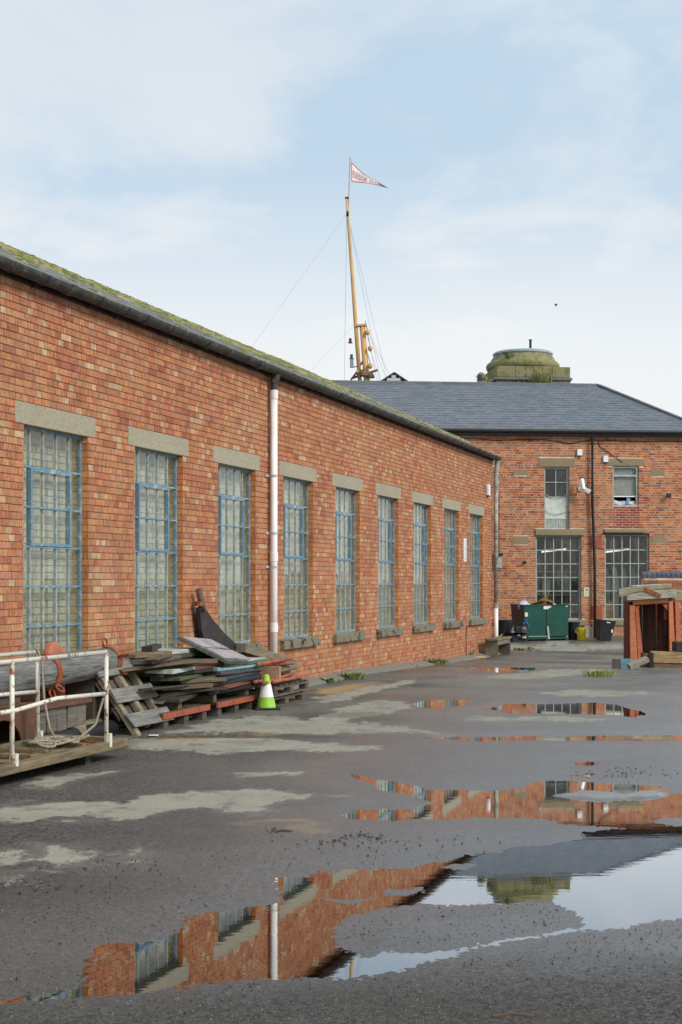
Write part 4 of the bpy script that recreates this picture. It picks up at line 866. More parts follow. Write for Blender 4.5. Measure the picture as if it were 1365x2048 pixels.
# ================================================================== YARD CLUTTER (left, along the wall)
WR = LF.ang
def gz_(P): return ground_at(P.x, P.y)
def lf(px, py): P = gp(px, py) - LF.O; return P.dot(LF.U), P.dot(LF.N)
ZG = .017
# gangway with white rails
gw = thing('gangway', 'wooden gangway platform with rusty white tube railings, lying in front of the log', 'gangway', LF.W(23.55, 0, ZG), WR)
D0, D1, YB, YF = 0., 6.2, .80, 1.65
MB().box((D0, YF - .09, .105), (D1, YF, .185), jit=.004).obj('edge_beam', m_wood, gw, color=(.20, .155, .085), bevel=.01)
MB().box((D0, YB, .105), (D1, YB + .08, .185), jit=.004).obj('edge_beam', m_wood, gw, color=(.19, .15, .09), bevel=.01)
MB().box((D0 - .05, YB + .085, .11), (D0 + .03, YF - .095, .18), jit=.004).obj('end_beam', m_wood, gw, color=(.19, .15, .09), bevel=.01)
nb = 7; bw = (YF - YB - .19) / nb
for i in range(nb): MB().box((D0 + .035, YB + .09 + i * bw + .004, .13), (D1, YB + .09 + (i + 1) * bw - .004, .163 + random.uniform(-.004, .004))).obj('deck_board', m_wood, gw, color=vary((.21, .165, .10), .8, 1.2))
for i, (u, a, b) in enumerate(((.10, .9, 1.5), (.62, .95, 1.55), (1.1, .9, 1.45), (1.5, 1.0, 1.55), (2.1, .9, 1.5), (2.7, .9, 1.5))):
    MB().box((u, a, .163), (u + .07, b, .20), jit=.006).obj('cleat', m_wood, gw, color=(.23, .17, .09))
for u in (.5, 2.2, 4.2): MB().box((u, YB + .1, -.01), (u + .1, YF - .12, .128)).obj('bearer', m_wood, gw, color=(.07, .06, .045))
for u in (.33, .55, 1.93, 2.15): MB().box((u, YB + .09, .166), (u + .035, YF - .1, .185)).obj('rusty_angle', m_rust, gw)
RR = .020
def rail(y, us, zt_, name):
    for u in us:
        MB().tube([(u, y, .17), (u, y, zt_)], RR, 10).obj('rail_post', m_whiterail, gw, smooth=True)
        MB().box((u - .026, y - .01, .12), (u + .018, y + .046, .26)).obj('post_bracket', m_whiterail, gw)
    MB().tube([(us[0], y, zt_), (D1, y, zt_)], RR, 10).obj('top_rail', m_whiterail, gw, smooth=True)
    MB().tube([(us[0], y, .62), (us[0] + .9, y, .645), (us[0] + 1.55, y, .60), (D1, y, .60)], RR * .95, 10).obj('mid_rail', m_whiterail, gw, smooth=True)
rail(1.605, (.35, 1.95, 3.55, 5.15), .995, 'front'); rail(.90, (.35, 1.95, 3.55, 5.15), .985, 'back')
rp = MB(); base_ = LF.W(23.55, 0, ZG)
def gl(u, y, z): return LF.W(23.55 + u, y, ZG + z)
pts = [gl(.40, .92, 1.02), gl(.36, .95, .9), gl(.40, 1.0, .55), gl(.48, 1.1, .30), gl(.62, 1.25, .215)]
for i_ in range(120):
    i = i_ * .385; a = i * .62; r = .16 + .05 * math.sin(i * 1.7); pts.append(gl(.78 + .010 * i - .25 + r * math.cos(a) * 1.2, 1.30 + .06 * math.sin(i * .21) + r * math.sin(a) * .9, .215 + .012 * (1 + math.sin(i * 1.9))))
pts += [gl(.6, 1.45, .22), gl(.45, 1.55, .35), gl(.36, 1.59, .60), gl(.35, 1.63, .64)]
tag(rp.tube(pts, .012, 6).obj('rope', m_rope, smooth=True), 'tangled pale rope hanging from the gangway railing and coiled on its deck', 'rope')
# great weathered log with iron bands
lg = thing('log', 'huge grey weathered wooden spar with rusty iron bands, lying along the brick wall', 'log', LF.W(21.3, .30, .775), WR)
la, lb = Vector((0, 0, 0)), Vector((7., .22, -.17)); nseg = 26; pts = []; rs = []
for i in range(nseg + 1): pts.append(la.lerp(lb, i / nseg)); rs.append(.148 + .040 * min(i / 12, 1) + random.uniform(-.002, .002))
lgm = MB().tube(pts, rs, 36)
for i in range(nseg + 1):
    for j in range(36):
        c_ = pts[i]; v_ = Vector(lgm.v[i * 36 + j]); k = 1 + .018 * math.sin(j * 2.1 + i * .35) + .014 * math.sin(j * 5.3 + i * .9) + (-.05 if (j * 7 + i // 5) % 11 == 0 else 0); lgm.v[i * 36 + j] = tuple(c_ + (v_ - c_) * k)
lgm.obj('trunk', m_log, lg, color=(.20, .20, .19), smooth=True)
def band(u, r, nm, lugs):
    c = la.lerp(lb, u / 7.); o = MB().tube([c + Vector((-.045, 0, 0)), c + Vector((.045, 0, 0))], r, 28).obj('iron_band', m_rust, lg)
    for a in lugs:
        q = c + Vector((0, math.cos(a) * (r + .045), math.sin(a) * (r + .045))); rad = Vector((0, math.cos(a), math.sin(a)))
        MB().tube([q + rad * .05 * math.cos(t) + Vector((.05 * math.sin(t), 0, 0)) for t in [6.283 * i / 10 for i in range(10)]], .013, 6, closed=True).obj('lug', m_rust, o, smooth=True)
band(.07, .160, 'end', (.35, -.55, 1.75, -1.0)); ub = LF.px(103, 1345, .42)[0] - 21.3; band(ub, .188, 'mid', (-.75, -1.2))
# what carries the log
bt = LF.W(21.75, .22, ZG)
tag(MB().box((-.10, -.16, 0), (.10, .16, .605), jit=.01).obj('timber_block', m_wood, loc=bt, rot=(0, 0, WR), color=(.09, .075, .055)), 'dark upright baulk of timber under the far end of the log', 'timber')
# rusted steel box with arched opening
ue = LF.px(76, 1440, .72)[0]; bx_ = thing('rusted_steel_box', 'brown rusted steel box with an arched opening, under the log behind the gangway', 'steel box', LF.W(ue, 0, ZG), WR)
arc = [(.62 + .36 * math.cos(a), .02 + .36 * math.sin(a)) for a in [math.pi * i / 10 for i in range(11)]]
MB().prism([(0, 0), (.26, .02)] + arc[::-1] + [(.98, .02), (3.0, 0), (3.0, .46), (0, .46)], .70, .725).obj('front_plate', m_rustplate, bx_)
MB().box((0, .12, 0), (.02, .695, .46)).obj('end_plate', m_rustplate, bx_); MB().box((-.03, .1, .462), (3.0, .74, .485)).obj('top_plate', m_rustplate, bx_)
MB().box((.03, .3, .01), (3., .32, .45)).obj('inner_plate', m_dark, bx_)
MB().box((.03, .25, .486), (.4, .55, .535)).obj('chock', m_wood, bx_, color=(.1, .08, .06)); MB().box((1.6, .25, .486), (2.0, .55, .53)).obj('chock', m_wood, bx_, color=(.1, .08, .06))
# wooden crate side and rusty shelf right of the box
cr_ = thing('plank_crate', 'low crate of grey upright planks with a rusty steel lid, beside the arched box', 'crate', LF.W(ue - 1.15, 0, ZG), WR)
for i in range(5): MB().box((.05 + i * .2, .60, .17), (.235 + i * .2, .635, .40), jit=.008).obj('plank', m_wood, cr_, color=(.16, .14, .115))
MB().box((0, .2, .405), (1.10, .68, .44)).obj('lid', m_rustplate, cr_); 
for x in (.02, .5, 1.0): MB().box((x, .25, 0), (x + .08, .58, .404)).obj('post', m_wood, cr_, color=(.06, .05, .04))
# red cowl behind the log
o = thing('ventilator_cowl', 'salmon red ship ventilator cowl leaning behind the log', 'ventilator', LF.W(LF.px(116, 1300, .1)[0], .06, ZG), WR)
pr = [(.09, 0), (.09, .45), (.085, .80)]
MB().lathe(pr, 18, (0, .03, 0)).obj('stem', m_redlead, o, smooth=True)
cm = bpy.data.materials.new('x'); bpy.data.materials.remove(cm)
m_salmon = M_rusty('salmon_paint', (.50, .17, .10), (.30, .09, .05), .60, 4, .6, .12)
cw = lambda px, py: (lambda q: (q[0] - LF.px(116, 1300, .1)[0], q[1] - ZG))(LF.px(px, py, .12))
MB().prism([cw(*q) for q in ((91, 1322), (96, 1300), (103, 1283), (113, 1285), (124, 1298), (135, 1312), (131, 1324))], .0, .10, jit if False else None).obj('mouth', m_salmon, o, bevel=.03)
# long black pipe on the ground
uc, yc = lf(250, 1476); yc = min(yc, .80)
MBp = MB(); r0 = .085
MBp.tube([(0, 0, r0), (6, .0, r0)], r0, 16); pp = MBp.obj('black_pipe', m_black, loc=LF.W(uc, yc - .16, ZG - .003), rot=(0, 0, WR), smooth=True); tag(pp, 'long fat black pipe on the ground behind the gangway deck', 'pipe')
lb_ = tag(MB().tube([(0, 0, .075), (.6, 0, .085), (1.2, .03, .08)], [.07, .085, .08], 12).obj('split_log', m_wood, loc=LF.W(uc - .35, yc - .45, ZG + .02), rot=(0, 0, WR + .25), color=(.20, .17, .11), smooth=True), 'short split log behind the tip of the black pipe', 'log')
# pallets
PB = {}
def pallet(name, label, P, rz, L_=1.2, W_=.9, col=(.13, .11, .08), group=None, rot=None, edge=None):
    o = thing(name, label, 'pallet', P, rz, group, rot)
    for k in range(7): MB().box((k * (L_ - .1) / 6, 0, .118), (k * (L_ - .1) / 6 + .1, W_, .14), jit=.004).obj('slat', m_wood, o, color=vary(col, .6, 1.3))
    for y in (0, W_ / 2 - .05, W_ - .1):
        MB().box((0, y, .096), (L_, y + .1, .117), jit=.002).obj('stringer', m_wood, o, color=vary(col, .6, 1.3))
        MB().box((0, y, 0), (L_, y + .1, .02), jit=.002).obj('skid', m_wood, o, color=vary(col, .6, 1.3))
        for x in (0, L_ / 2 - .06, L_ - .13): MB().box((x + .002, y + .002, .021), (x + .13, y + .098, .095)).obj('block', m_wood, o, color=vary(col, .6, 1.3))
    return o
# broken pallet leaning towards the boards
ub, yb = lf(262, 1474); bp_ = thing('broken_pallet', 'broken grey pallet propped up against the stack of boards', 'pallet', LF.W(ub, yb, ZG), WR)
Mx = Matrix.Rotation(R(-54), 4, 'X')                 # its boards climb towards the wall
def inb(lo, hi, nm, col, tw=0): MB().box(lo, hi, jit=.007, M=Mx @ Matrix.Rotation(tw, 4, 'Y')).obj(nm, m_wood, bp_, color=col, bevel=.004)
for k, x in enumerate((0.02, -.36, -.72)): inb((x - .09, -.98 + .14 * (k > 0), .02), (x, .06 - .10 * (k > 0), .085), 'stringer', (.27, .225, .14))
for k, (y0, xa, xb) in enumerate(((-.20, -.95, .03), (-.52, -.92, .06), (-.86, -.80, .09))): inb((xa, y0, .086), (xb, y0 + .17, .112), 'slat', (.22, .21, .19))
for y0 in (-.36, -.70): inb((-.95, y0, -.022), (.02, y0 + .16, .0), 'slat', (.12, .11, .09))
# two red-edged low pallets carrying the stack
for k, (px, lbl) in enumerate(((418, 'left one of two low timber pallets with a red painted edge, under the board stack'), (512, 'right one of two low timber pallets with a red painted edge, beside the traffic cone'))):
    u = LF.px(px, 1420, .86)[0]; ln_ = 1.30; o = thing('red_edged_pallet', lbl, 'pallet', LF.W(u, 0, ZG + .01), WR, 'red edged pallets under the boards')
    MB().box((.01, .86, .10), (ln_ - .01, .885, .165)).obj('red_edge', m_redlead, o)
    for i in range(6): MB().box((.01, .08 + i * .13, .135), (ln_ - .01, .20 + i * .13, .165), jit=.003).obj('deck_board', m_wood, o, color=vary((.085, .085, .055), .7, 1.2))
    for x in (.04, .55, 1.1):
        MB().box((x, .08, .09), (x + .1, .85, .134)).obj('bearer', m_wood, o, color=(.07, .065, .05))
        for y in (.12, .42, .72): MB().box((x, y, -.01), (x + .12, y + .13, .089)).obj('block', m_wood, o, color=(.10, .085, .065))
blkp = LF.W(LF.px(344, 1420, .72)[0], .66, ZG + .178)
tag(MB().box((-.09, -.08, 0), (.09, .08, .14), jit=.01).obj('timber_block', m_wood, loc=blkp, rot=(0, 0, WR + .2), color=(.16, .14, .08)), 'squared timber offcut at the left front corner of the red edged pallet', 'timber')
# the stack of old boards
uR, uL = LF.px(500, 1380, .75)[0], LF.px(268, 1380, .55)[0]
CLR = {'black': (.022, .022, .024), 'dark brown': (.07, .052, .038), 'grey': (.17, .165, .15), 'tan': (.27, .19, .10), 'navy': (.035, .045, .065), 'pale blue': (.22, .40, .46), 'white': (.50, .51, .47), 'red brown': (.24, .075, .045), 'mossy green': (.09, .12, .06), 'green': (.07, .17, .08)}
def board(cname, u, y, z, ln_, wd, th, yaw, label, tilt=(0, 0), top=None, edge=None, name='board'):
    o = MB().box((-ln_ / 2, -wd / 2, 0), (ln_ / 2, wd / 2, th), jit=.006).obj(name, m_paintwood if cname in ('pale blue', 'white', 'green', 'red brown') else m_wood, loc=LF.W(u, y, z), rot=(tilt[0], tilt[1], WR + yaw), color=(vary(CLR[cname], .8, 1.05) if cname in ('white', 'pale blue') else vary(CLR[cname], .4, .85)), bevel=.004)
    tag(o, label, 'board', 'old boards in the stack')
    if edge: MB().box((-ln_ / 2 + .01, wd / 2 + .004, .004), (ln_ / 2 - .01, wd / 2 + .010, th - .004)).obj('painted_edge', m_objcol, o, color=CLR[edge])
    return o
for z, x in ((0, .25), (0, 1.3), (0, 2.3)): tag(MB().box((-.05, .1, 0), (.05, .82, .09), jit=.004).obj('batten', m_wood, loc=LF.W(uR + x, 0, ZG + .177), rot=(0, 0, WR), color=(.16, .12, .075)), ('spacer batten under the right end of the board stack', 'spacer batten under the middle of the board stack', 'spacer batten under the left end of the board stack')[int(x > .5) + int(x > 2)], 'batten')
layers = [ # (colour, u from right end, y, length, width, yaw, edge)
 [('dark brown', 1.2, .30, 2.2, .45, .05, None), ('black', .75, .70, 1.5, .34, -.04, None), ('dark brown', 2.1, .68, 1.0, .30, .22, None)],
 [('red brown', .6, .74, 1.3, .30, .06, None), ('dark brown', 1.7, .60, 1.7, .40, -.12, None), ('black', 1.1, .25, 2.1, .4, .02, None)],
 [('navy', .75, .72, 1.5, .36, -.02, None), ('tan', 2.05, .66, .95, .34, -.25, None), ('dark brown', 1.2, .28, 2.2, .42, -.04, None)],
 [('navy', .62, .75, 1.3, .30, .05, 'navy'), ('tan', 1.62, .70, .8, .30, -.32, None), ('dark brown', 1.5, .28, 2.1, .4, .05, None)],
 [('grey', .60, .74, 1.35, .34, -.03, None), ('mossy green', 1.95, .62, 1.0, .36, .16, None), ('black', 1.4, .27, 2.0, .42, -.03, None)],
 [('pale blue', .68, .74, 1.25, .30, -.06, 'pale blue'), ('dark brown', 1.9, .55, 1.2, .40, -.10, None), ('grey', .9, .32, 1.7, .36, .04, None)],
 [('white', .42, .76, 1.05, .32, -.04, 'green'), ('red brown', 1.35, .62, .9, .30, -.05, None), ('white', 2.0, .6, 1.0, .34, .10, None)],
 [('dark brown', 1.0, .30, 1.7, .4, .03, None), ('tan', 1.62, .62, .85, .34, -.10, None)],
 [('grey', 2.2, .42, 1.1, .36, .14, None), ('mossy green', 1.3, .30, 1.5, .36, -.10, None)],
 [('tan', 2.3, .35, .8, .3, -.1, None), ('white', 1.45, .30, 1.1, .30, .04, None)]]
ords = ['lowest', 'second lowest', 'third', 'fourth', 'fifth', 'sixth', 'seventh', 'eighth', 'ninth', 'topmost']; z = ZG + .27
for i, lay in enumerate(layers):
    th = (.045, .05, .05, .045, .045, .04, .05, .05, .05, .045)[i]
    for c, du, y, ln_, wd, yaw, e in lay:
        side = 'right front' if du < .85 and y > .5 else ('left front' if y > .5 else 'wall side')
        board(c, uR + du, y, z + random.uniform(-.004, .004), ln_, wd, th, yaw, f'{c} board in the {ords[i]} layer of the board stack, on its {side}', (random.uniform(-.02, .02), random.uniform(-.015, .015)), edge=e)
    z += th + .008
for i in range(12):
    c = random.choice(['black', 'dark brown', 'dark brown', 'grey', 'tan', 'mossy green']); zz_ = ZG + .30 + .042 * i
    board(c, uR + random.uniform(1.5, 2.6), random.uniform(.35, .80), zz_, random.uniform(.7, 1.2), random.uniform(.12, .22), random.uniform(.018, .03), random.uniform(-.5, .6), f'narrow {c} plank jutting left from the stack, {("lowest", "second lowest", "third lowest", "fourth lowest", "fifth lowest", "sixth lowest", "sixth highest", "fifth highest", "fourth highest", "third highest", "second highest", "highest")[i]} of those', (random.uniform(-.06, .06), random.uniform(-.06, .06)), name='plank')
# panelled hatch tilted on top
up = LF.px(436, 1306, .62)[0]; pn = thing('hatch_panel', 'tilted panelled hatch cover with lilac grey panels on top of the board stack', 'hatch cover', LF.W(up, .60, z - .075), rot=(R(-24), R(-4), WR + .03))
MB().box((-.50, -.36, 0), (.50, .36, .045), jit=.004).obj('frame', m_wood, pn, color=(.12, .125, .095), bevel=.004)
for j in range(2):
    for i in range(2): MB().box((-.46 + i * .47, -.31 + j * .33, .046), (-.02 + i * .47, -.03 + j * .33, .058), jit=.003).obj('panel', m_paintwood, pn, color=(.36, .33, .35))
tag(MB().box((-.22, -.06, 0), (.22, .06, .05), jit=.015).obj('board', m_wood, loc=LF.W(LF.px(305, 1292, .3)[0], .3, z + .01), rot=(0, 0, WR + .15), color=(.05, .045, .05)), 'short black charred plank end topped with white paint, highest on the left of the stack', 'board')
# black tapered timber standing against the wall
lu, lz = LF.px(400, 1180, .12); M4 = lambda px, py: (LF.px(px, py, .10)[0], LF.px(px, py, .10)[1])
rd = thing('leaning_timber', 'black shaped timber like a rudder, leaning upright against the brick', 'timber', LF.W(0, 0, 0), WR)
poly = [M4(*q) for q in ((396, 1216), (402, 1213), (409, 1219), (424, 1240), (446, 1266), (470, 1288), (470, 1310), (412, 1310), (401, 1262))]
MB().prism(poly, .07, .125).obj('blade', m_wood, rd, color=(.035, .03, .03))
a, b = M4(397, 1178), M4(402, 1222); MB().tube([(a[0], .11, a[1]), (b[0], .13, b[1])], .043, 10).obj('stock', m_wood, rd, color=(.14, .10, .08), smooth=True); MB().tube([(a[0] - .004, .108, a[1] - .16), (a[0] - .006, .11, a[1] - .22)], .055, 10).obj('band', m_rust, rd)
# square beam sloping down from the sill, and pipes
a, b = M4(466, 1291), M4(556, 1322); bm = MB().bar((a[0], .22, a[1] - .03), (b[0], .34, b[1] - .05), .16, .13).obj('beam', m_wood, loc=LF.W(0, 0, 0), rot=(0, 0, WR), color=(.22, .19, .12), bevel=.006); tag(bm, 'long squared grey beam sloping behind the pipes below the third window', 'beam')
up0 = LF.px(612, 1400, 1.05)[0]
for k in range(2): pallet('wooden_pallet', ('lower weathered pallet under the red poles', 'upper weathered pallet right under the red poles')[k], LF.W(up0 + (0, -.08)[k], .12 + (0, .02)[k], ZG - .004 + .142 * k), WR + (0, .02)[k], 1.4, .92, (.12, .10, .07), 'stacked pallets under the pipes')
zp = ZG + .305; cl = [('rust red', (.36, .10, .05)), ('rust red', (.42, .13, .06)), ('faded green', (.10, .17, .12)), ('rust red', (.30, .075, .045)), ('brown', (.24, .10, .05)), ('rust red', (.40, .12, .055)), ('faded green', (.13, .19, .13)), ('salmon', (.45, .2, .13))]
m_pole = M_rusty('pole_paint_red', (.40, .11, .05), (.16, .06, .03), .56, 5, .6, .1); m_poleg = M_rusty('pole_paint_green', (.12, .18, .13), (.22, .09, .04), .56, 5, .6, .1)
nth = 0; side_words = ['nearest the yard', 'second from the yard', 'third from the yard', 'fourth from the yard', 'fifth from the yard', 'sixth from the yard', 'against the wall']
for layer in range(5):
    for k in range(7 - layer):
        c = cl[(layer * 3 + k * 5) % 8]; y = .94 - k * .125 - layer * .05; r = .024; ln_ = random.uniform(1.5, 2.05); off = random.uniform(-.25, .15); yaw = random.uniform(-.16, .16)
        o = MB().tube([(0, 0, 0), (ln_, 0, random.uniform(-.02, .03))], r, 9).obj('pole', m_poleg if 'green' in c[0] else m_pole, loc=LF.W(up0 - .05 + off, y, zp + layer * .062), rot=(0, random.uniform(-.03, .03), WR + yaw), smooth=True)
        tag(o, f'{c[0]} metal pole in the {("bottom", "second", "third", "fourth", "top")[layer]} layer of the pole pile, {side_words[k]}', 'pole', 'poles piled on the pallets'); nth += 1
tag(MB().box((-.05, -.12, 0), (.05, .12, .20), jit=.006).obj('wood_offcut', m_wood, loc=LF.W(LF.px(517, 1350, .8)[0], .98, zp + .02), rot=(0, 0, WR + .1), color=(.42, .25, .14)), 'tan wooden offcut wedged upright at the near end of the pole pile', 'offcut')
# traffic cone
cp = gp(533, 1421); o = thing('traffic_cone', 'lime green traffic cone with a white reflective sleeve in front of the pallets', 'traffic cone', (cp.x, cp.y, cp.z + .02), .2)
MB().box((-.165, -.165, 0), (.165, .165, .025)).obj('base', m_black, o, bevel=.008)
cr0 = lambda z: .128 - .098 * (z / .445)
for a, b, m, nm in ((.026, .155, m_lime, 'lower_body'), (.156, .318, m_reflect, 'sleeve'), (.319, .43, m_lime, 'upper_body')):
    MB().lathe([(cr0(a) + .002, a), (cr0(b) + .002, b)] + ([(cr0(b) * .6, b + .012)] if b > .4 else []), 26).obj(nm, m, o, smooth=False)
# bench at the corner
bu = .85; P = LF.W(bu, .33, 0); bz = ground_at(P.x, P.y) + .01; bn = thing('bench', 'plain grey wooden bench with slab legs at the far corner of the workshop', 'bench', LF.W(bu, .33, bz), WR)
MB().box((-.85, -.17, .38), (.85, .17, .425), jit=.004).obj('seat', m_wood, bn, color=(.20, .175, .12), bevel=.006)
for x in (-.76, .70): MB().box((x, -.155, 0), (x + .05, .155, .379), jit=.003).obj('leg', m_wood, bn, color=(.21, .19, .12) if x > 0 else (.12, .10, .08))
for y in (-.15, .12): MB().box((-.70, y, .27), (.69, y + .03, .378)).obj('rail', m_wood, bn, color=(.2, .175, .12))
tag(MB().add([(0, 0, 0), (.06, .02, .03), (.10, 0, .09), (.03, -.02, .06)], [(0, 1, 2, 3)]).obj('leaf', m_objcol, loc=LF.W(.55, .3, bz + .43), color=(.55, .42, .06)), 'yellow fallen leaf standing on the bench seat', 'leaf')
pk = gp(938, 1319); tag(MB().box((-.3, -.05, 0), (.3, .05, .03), jit=.006).obj('yellow_plank', m_paintwood, loc=(pk.x + .1, pk.y, pk.z + .04), rot=(0, 0, .35), color=(.55, .36, .13)), 'short yellowish plank on the kerb beside the bench', 'plank')

# ================================================================== FAR END OF THE YARD
def far(px, py): p = gp(px, py); return Vector((p.x, p.y, p.z + .012))
# green bin / skip
dpos = at(1049, 1279, 42.7); dz = ground_at(dpos.x, dpos.y); sk = thing('waste_skip', 'dark green steel waste container heaped with cardboard, against the far brick wall', 'skip', (dpos.x, dpos.y, dz), R(14))
m_greendark = m_green
wS, hS, dS = 1.42, 1.10, 1.15
MB().prism([(0, .15), (wS / 2 - .01, .15), (wS / 2 - .01, hS), (0, hS)], 0, .03).prism([(wS / 2 + .01, .15), (wS, .15), (wS, hS), (wS / 2 + .01, hS)], 0, .03).obj('front_panel', m_green, sk)
MB().add([(0, .031, .15), (wS, .031, .15), (wS, dS * .8, .15), (0, dS * .8, .15), (0, .031, hS), (wS, .031, hS), (wS, dS, hS), (0, dS, hS)], [(0, 3, 2, 1), (0, 4, 7, 3), (1, 2, 6, 5), (2, 3, 7, 6), (0, 1, 5, 4)]).obj('body', M_basic('skip_shaded_green', (.018, .03, .028), .5, .3, 4), sk)  # sides use a darker copy of the green, their shade put into the colour
MB().box((-.02, -.02, hS - .035), (wS + .02, .05, hS + .0)).box((-.02, .05, hS - .035), (.02, dS, hS)).box((wS - .02, .05, hS - .035), (wS + .02, dS, hS)).obj('rim', m_green, sk)
MB().box((.05, .05, .05), (wS - .05, .9, hS - .12)).obj('load', m_bag, sk)
fb_ = MB()
for x in (.02, wS / 2 - .02, wS - .1): fb_.box((x, -.03, 0), (x + .06, .9, .06))
fb_.box((.02, -.045, .06), (wS - .04, .0, .11)).box((.02, .75, .06), (wS - .04, .8, .11)); fb_.obj('skid_frame', m_green, sk)
MB().prism([(wS / 2 + .03, .06), (wS / 2 + .10, .06), (wS / 2 + .05, .45), (wS / 2 + .0, .45)], -.05, -.005).obj('lever', m_greypaint, sk)
MB().tube([(.0, -.03, .55), (.02, -.04, .2), (.08, -.05, .14), (.7, -.05, .14)], .014, 6).obj('handle', m_greypaint, sk)
for x, z, w_, h in ((.02, .74, .09, .12), (.62, .96, .16, .13), (.78, 1.0, .08, .09), (1.33, 1.03, .07, .07)): MB().box((x, -.006, z), (x + w_, -.001, z + h)).obj('sticker', m_paper, sk)
MB().box((-.006, .35, .95), (-.001, .5, 1.05)).obj('sticker', m_objcol, sk, color=(.3, .3, .3))
mx = sk.matrix_basis.copy(); mx = Matrix.Translation(sk.location) @ Matrix.Rotation(R(14), 4, 'Z')
cbm = MB()
for i in range(16): cbm.box((-.16, -.12, -.01), (random.uniform(.05, .2), random.uniform(.05, .16), .01), random.choice([(.34, .20, .09), (.40, .25, .12), (.30, .17, .07)]), Matrix.Translation((.42 + random.uniform(0, .5), .35 + random.uniform(-.15, .3), hS - .08 + random.uniform(0, .16))) @ Euler((random.uniform(-.8, .8), random.uniform(-.8, .8), random.uniform(0, 3))).to_matrix().to_4x4(), jit=.02)
o = cbm.obj('cardboard', M_moss if False else m_moss, loc=sk.location, rot=(0, 0, R(14)), kind='stuff'); tag(o, 'crumpled brown cardboard heaped on top of the green container')
def bagm(px, name, lab, c, r, m, x, y, z): 
    mb = MB(); [mb.lump((random.uniform(-r, r) * .6, random.uniform(-r, r) * .5, random.uniform(-.02, .05)), r * random.uniform(.5, .9), r * .6, r * random.uniform(.4, .8)) for _ in range(5)]
    return tag(mb.obj(name, m, loc=mx @ Vector((x, y, z)), color=c), lab, 'bag')
bagm(0, 'plastic_bag', 'pale blue-white plastic bag on the left end of the green container', (.55, .62, .70), .20, m_objcol, .18, .45, hS - .09); bagm(0, 'plastic_bag', 'white plastic bag near the right end of the green container', (.7, .7, .7), .14, m_objcol, 1.08, .35, hS - .09)
mb = MB()
for _ in range(14): mb.bar((0, 0, 0), (random.uniform(-.12, .12), random.uniform(-.08, 0), random.uniform(-.3, .05)), .05, .012)
tag(mb.obj('blue_cord', m_objcol, loc=mx @ Vector((.0, -.06, .62)), color=(.02, .17, .42)), 'bunch of bright blue cord tied to the corner of the green container', 'cord')
# bins
bb = at(1009, 1280, 42.6); o = thing('round_bin', 'round black bin with handles between the downpipe and the green container', 'bin', (bb.x, bb.y, ground_at(bb.x, bb.y)))
MB().lathe([(.21, 0), (.22, .02), (.29, .60), (.31, .60), (.31, .64), (.27, .64), (.20, .05)], 22).obj('body', m_black, o, smooth=False); MB().box((-.36, -.05, .5), (-.30, .05, .56)).obj('handle', m_black, o); MB().box((.30, -.05, .5), (.36, .05, .56)).obj('handle', m_black, o)
bb = at(1034, 1283, 42.2); mb = MB()
for _ in range(16): mb.lump((random.uniform(-.18, .2), random.uniform(-.1, .1), random.choice([0, .12, .28])), random.uniform(.1, .2), .14, random.uniform(.12, .24))
tag(mb.obj('rubbish_bags', m_bag, loc=(bb.x, bb.y, ground_at(bb.x, bb.y))), 'shiny black rubbish bag slumped left of the green container', 'rubbish bag')
bb = at(1147, 1278, 43.6); o = thing('small_bin', 'small black bin half hidden behind the right end of the green container', 'bin', (bb.x, bb.y, ground_at(bb.x, bb.y)))
MB().lathe([(.15, 0), (.20, .52), (.215, .52), (.215, .55), (.18, .55), (.14, .04)], 18).obj('body', m_black, o); MB().box((.02, -.205, .22), (.12, -.19, .34)).obj('label', m_paper, o)
bb = at(1163, 1277, 43.3); o = thing('yellow_bucket', 'yellow ribbed plastic bucket between the green container and the black downpipe', 'bucket', (bb.x, bb.y, ground_at(bb.x, bb.y) + .01))
MB().lathe([(.13, 0), (.145, .22), (.152, .22), (.152, .24), (.147, .24), (.15, .30), (.158, .30), (.158, .36), (.14, .36), (.12, .03)], 20).obj('body', m_yellow, o); MB().tube([(.155 * math.cos(a), -.10, .26 + .12 * math.sin(a) * -1) for a in [math.pi * i / 8 for i in range(9)]], .006, 5).obj('handle', m_paper, o)
bb = at(1207, 1281, 42.8); o = thing('square_bin', 'square black bin tipped slightly right of the black downpipe', 'bin', (bb.x, bb.y, ground_at(bb.x, bb.y) + .015), rot=(0, R(7), .15))
MB().add([(-.17, -.17, 0), (.17, -.17, 0), (.17, .17, 0), (-.17, .17, 0), (-.235, -.235, .58), (.235, -.235, .58), (.235, .235, .58), (-.235, .235, .58)], [(0, 3, 2, 1), (0, 1, 5, 4), (1, 2, 6, 5), (2, 3, 7, 6), (3, 0, 4, 7)]).obj('body', m_black, o)
MB().box((-.25, -.25, .575), (.25, -.22, .62)).box((-.25, .22, .575), (.25, .25, .62)).box((-.25, -.219, .575), (-.22, .219, .62)).box((.22, -.219, .575), (.25, .219, .62)).obj('rim', m_black, o); MB().box((-.05, -.262, .54), (.06, -.252, .57)).obj('label', m_paper, o); MB().box((.13, -.235, .27), (.18, -.216, .36)).obj('label', m_paper, o)
# concrete footing under the right grid window
ft = at(1236, 1290, 43.6); tag(MB().box((-.5, -.4, -.1), (1.4, .5, .12), jit=.05).obj('stone_footing', m_stone, loc=(ft.x, ft.y, ground_at(ft.x, ft.y)), bevel=.02), 'weathered yellowish stone footing at the foot of the wall under the right grid window', 'footing')
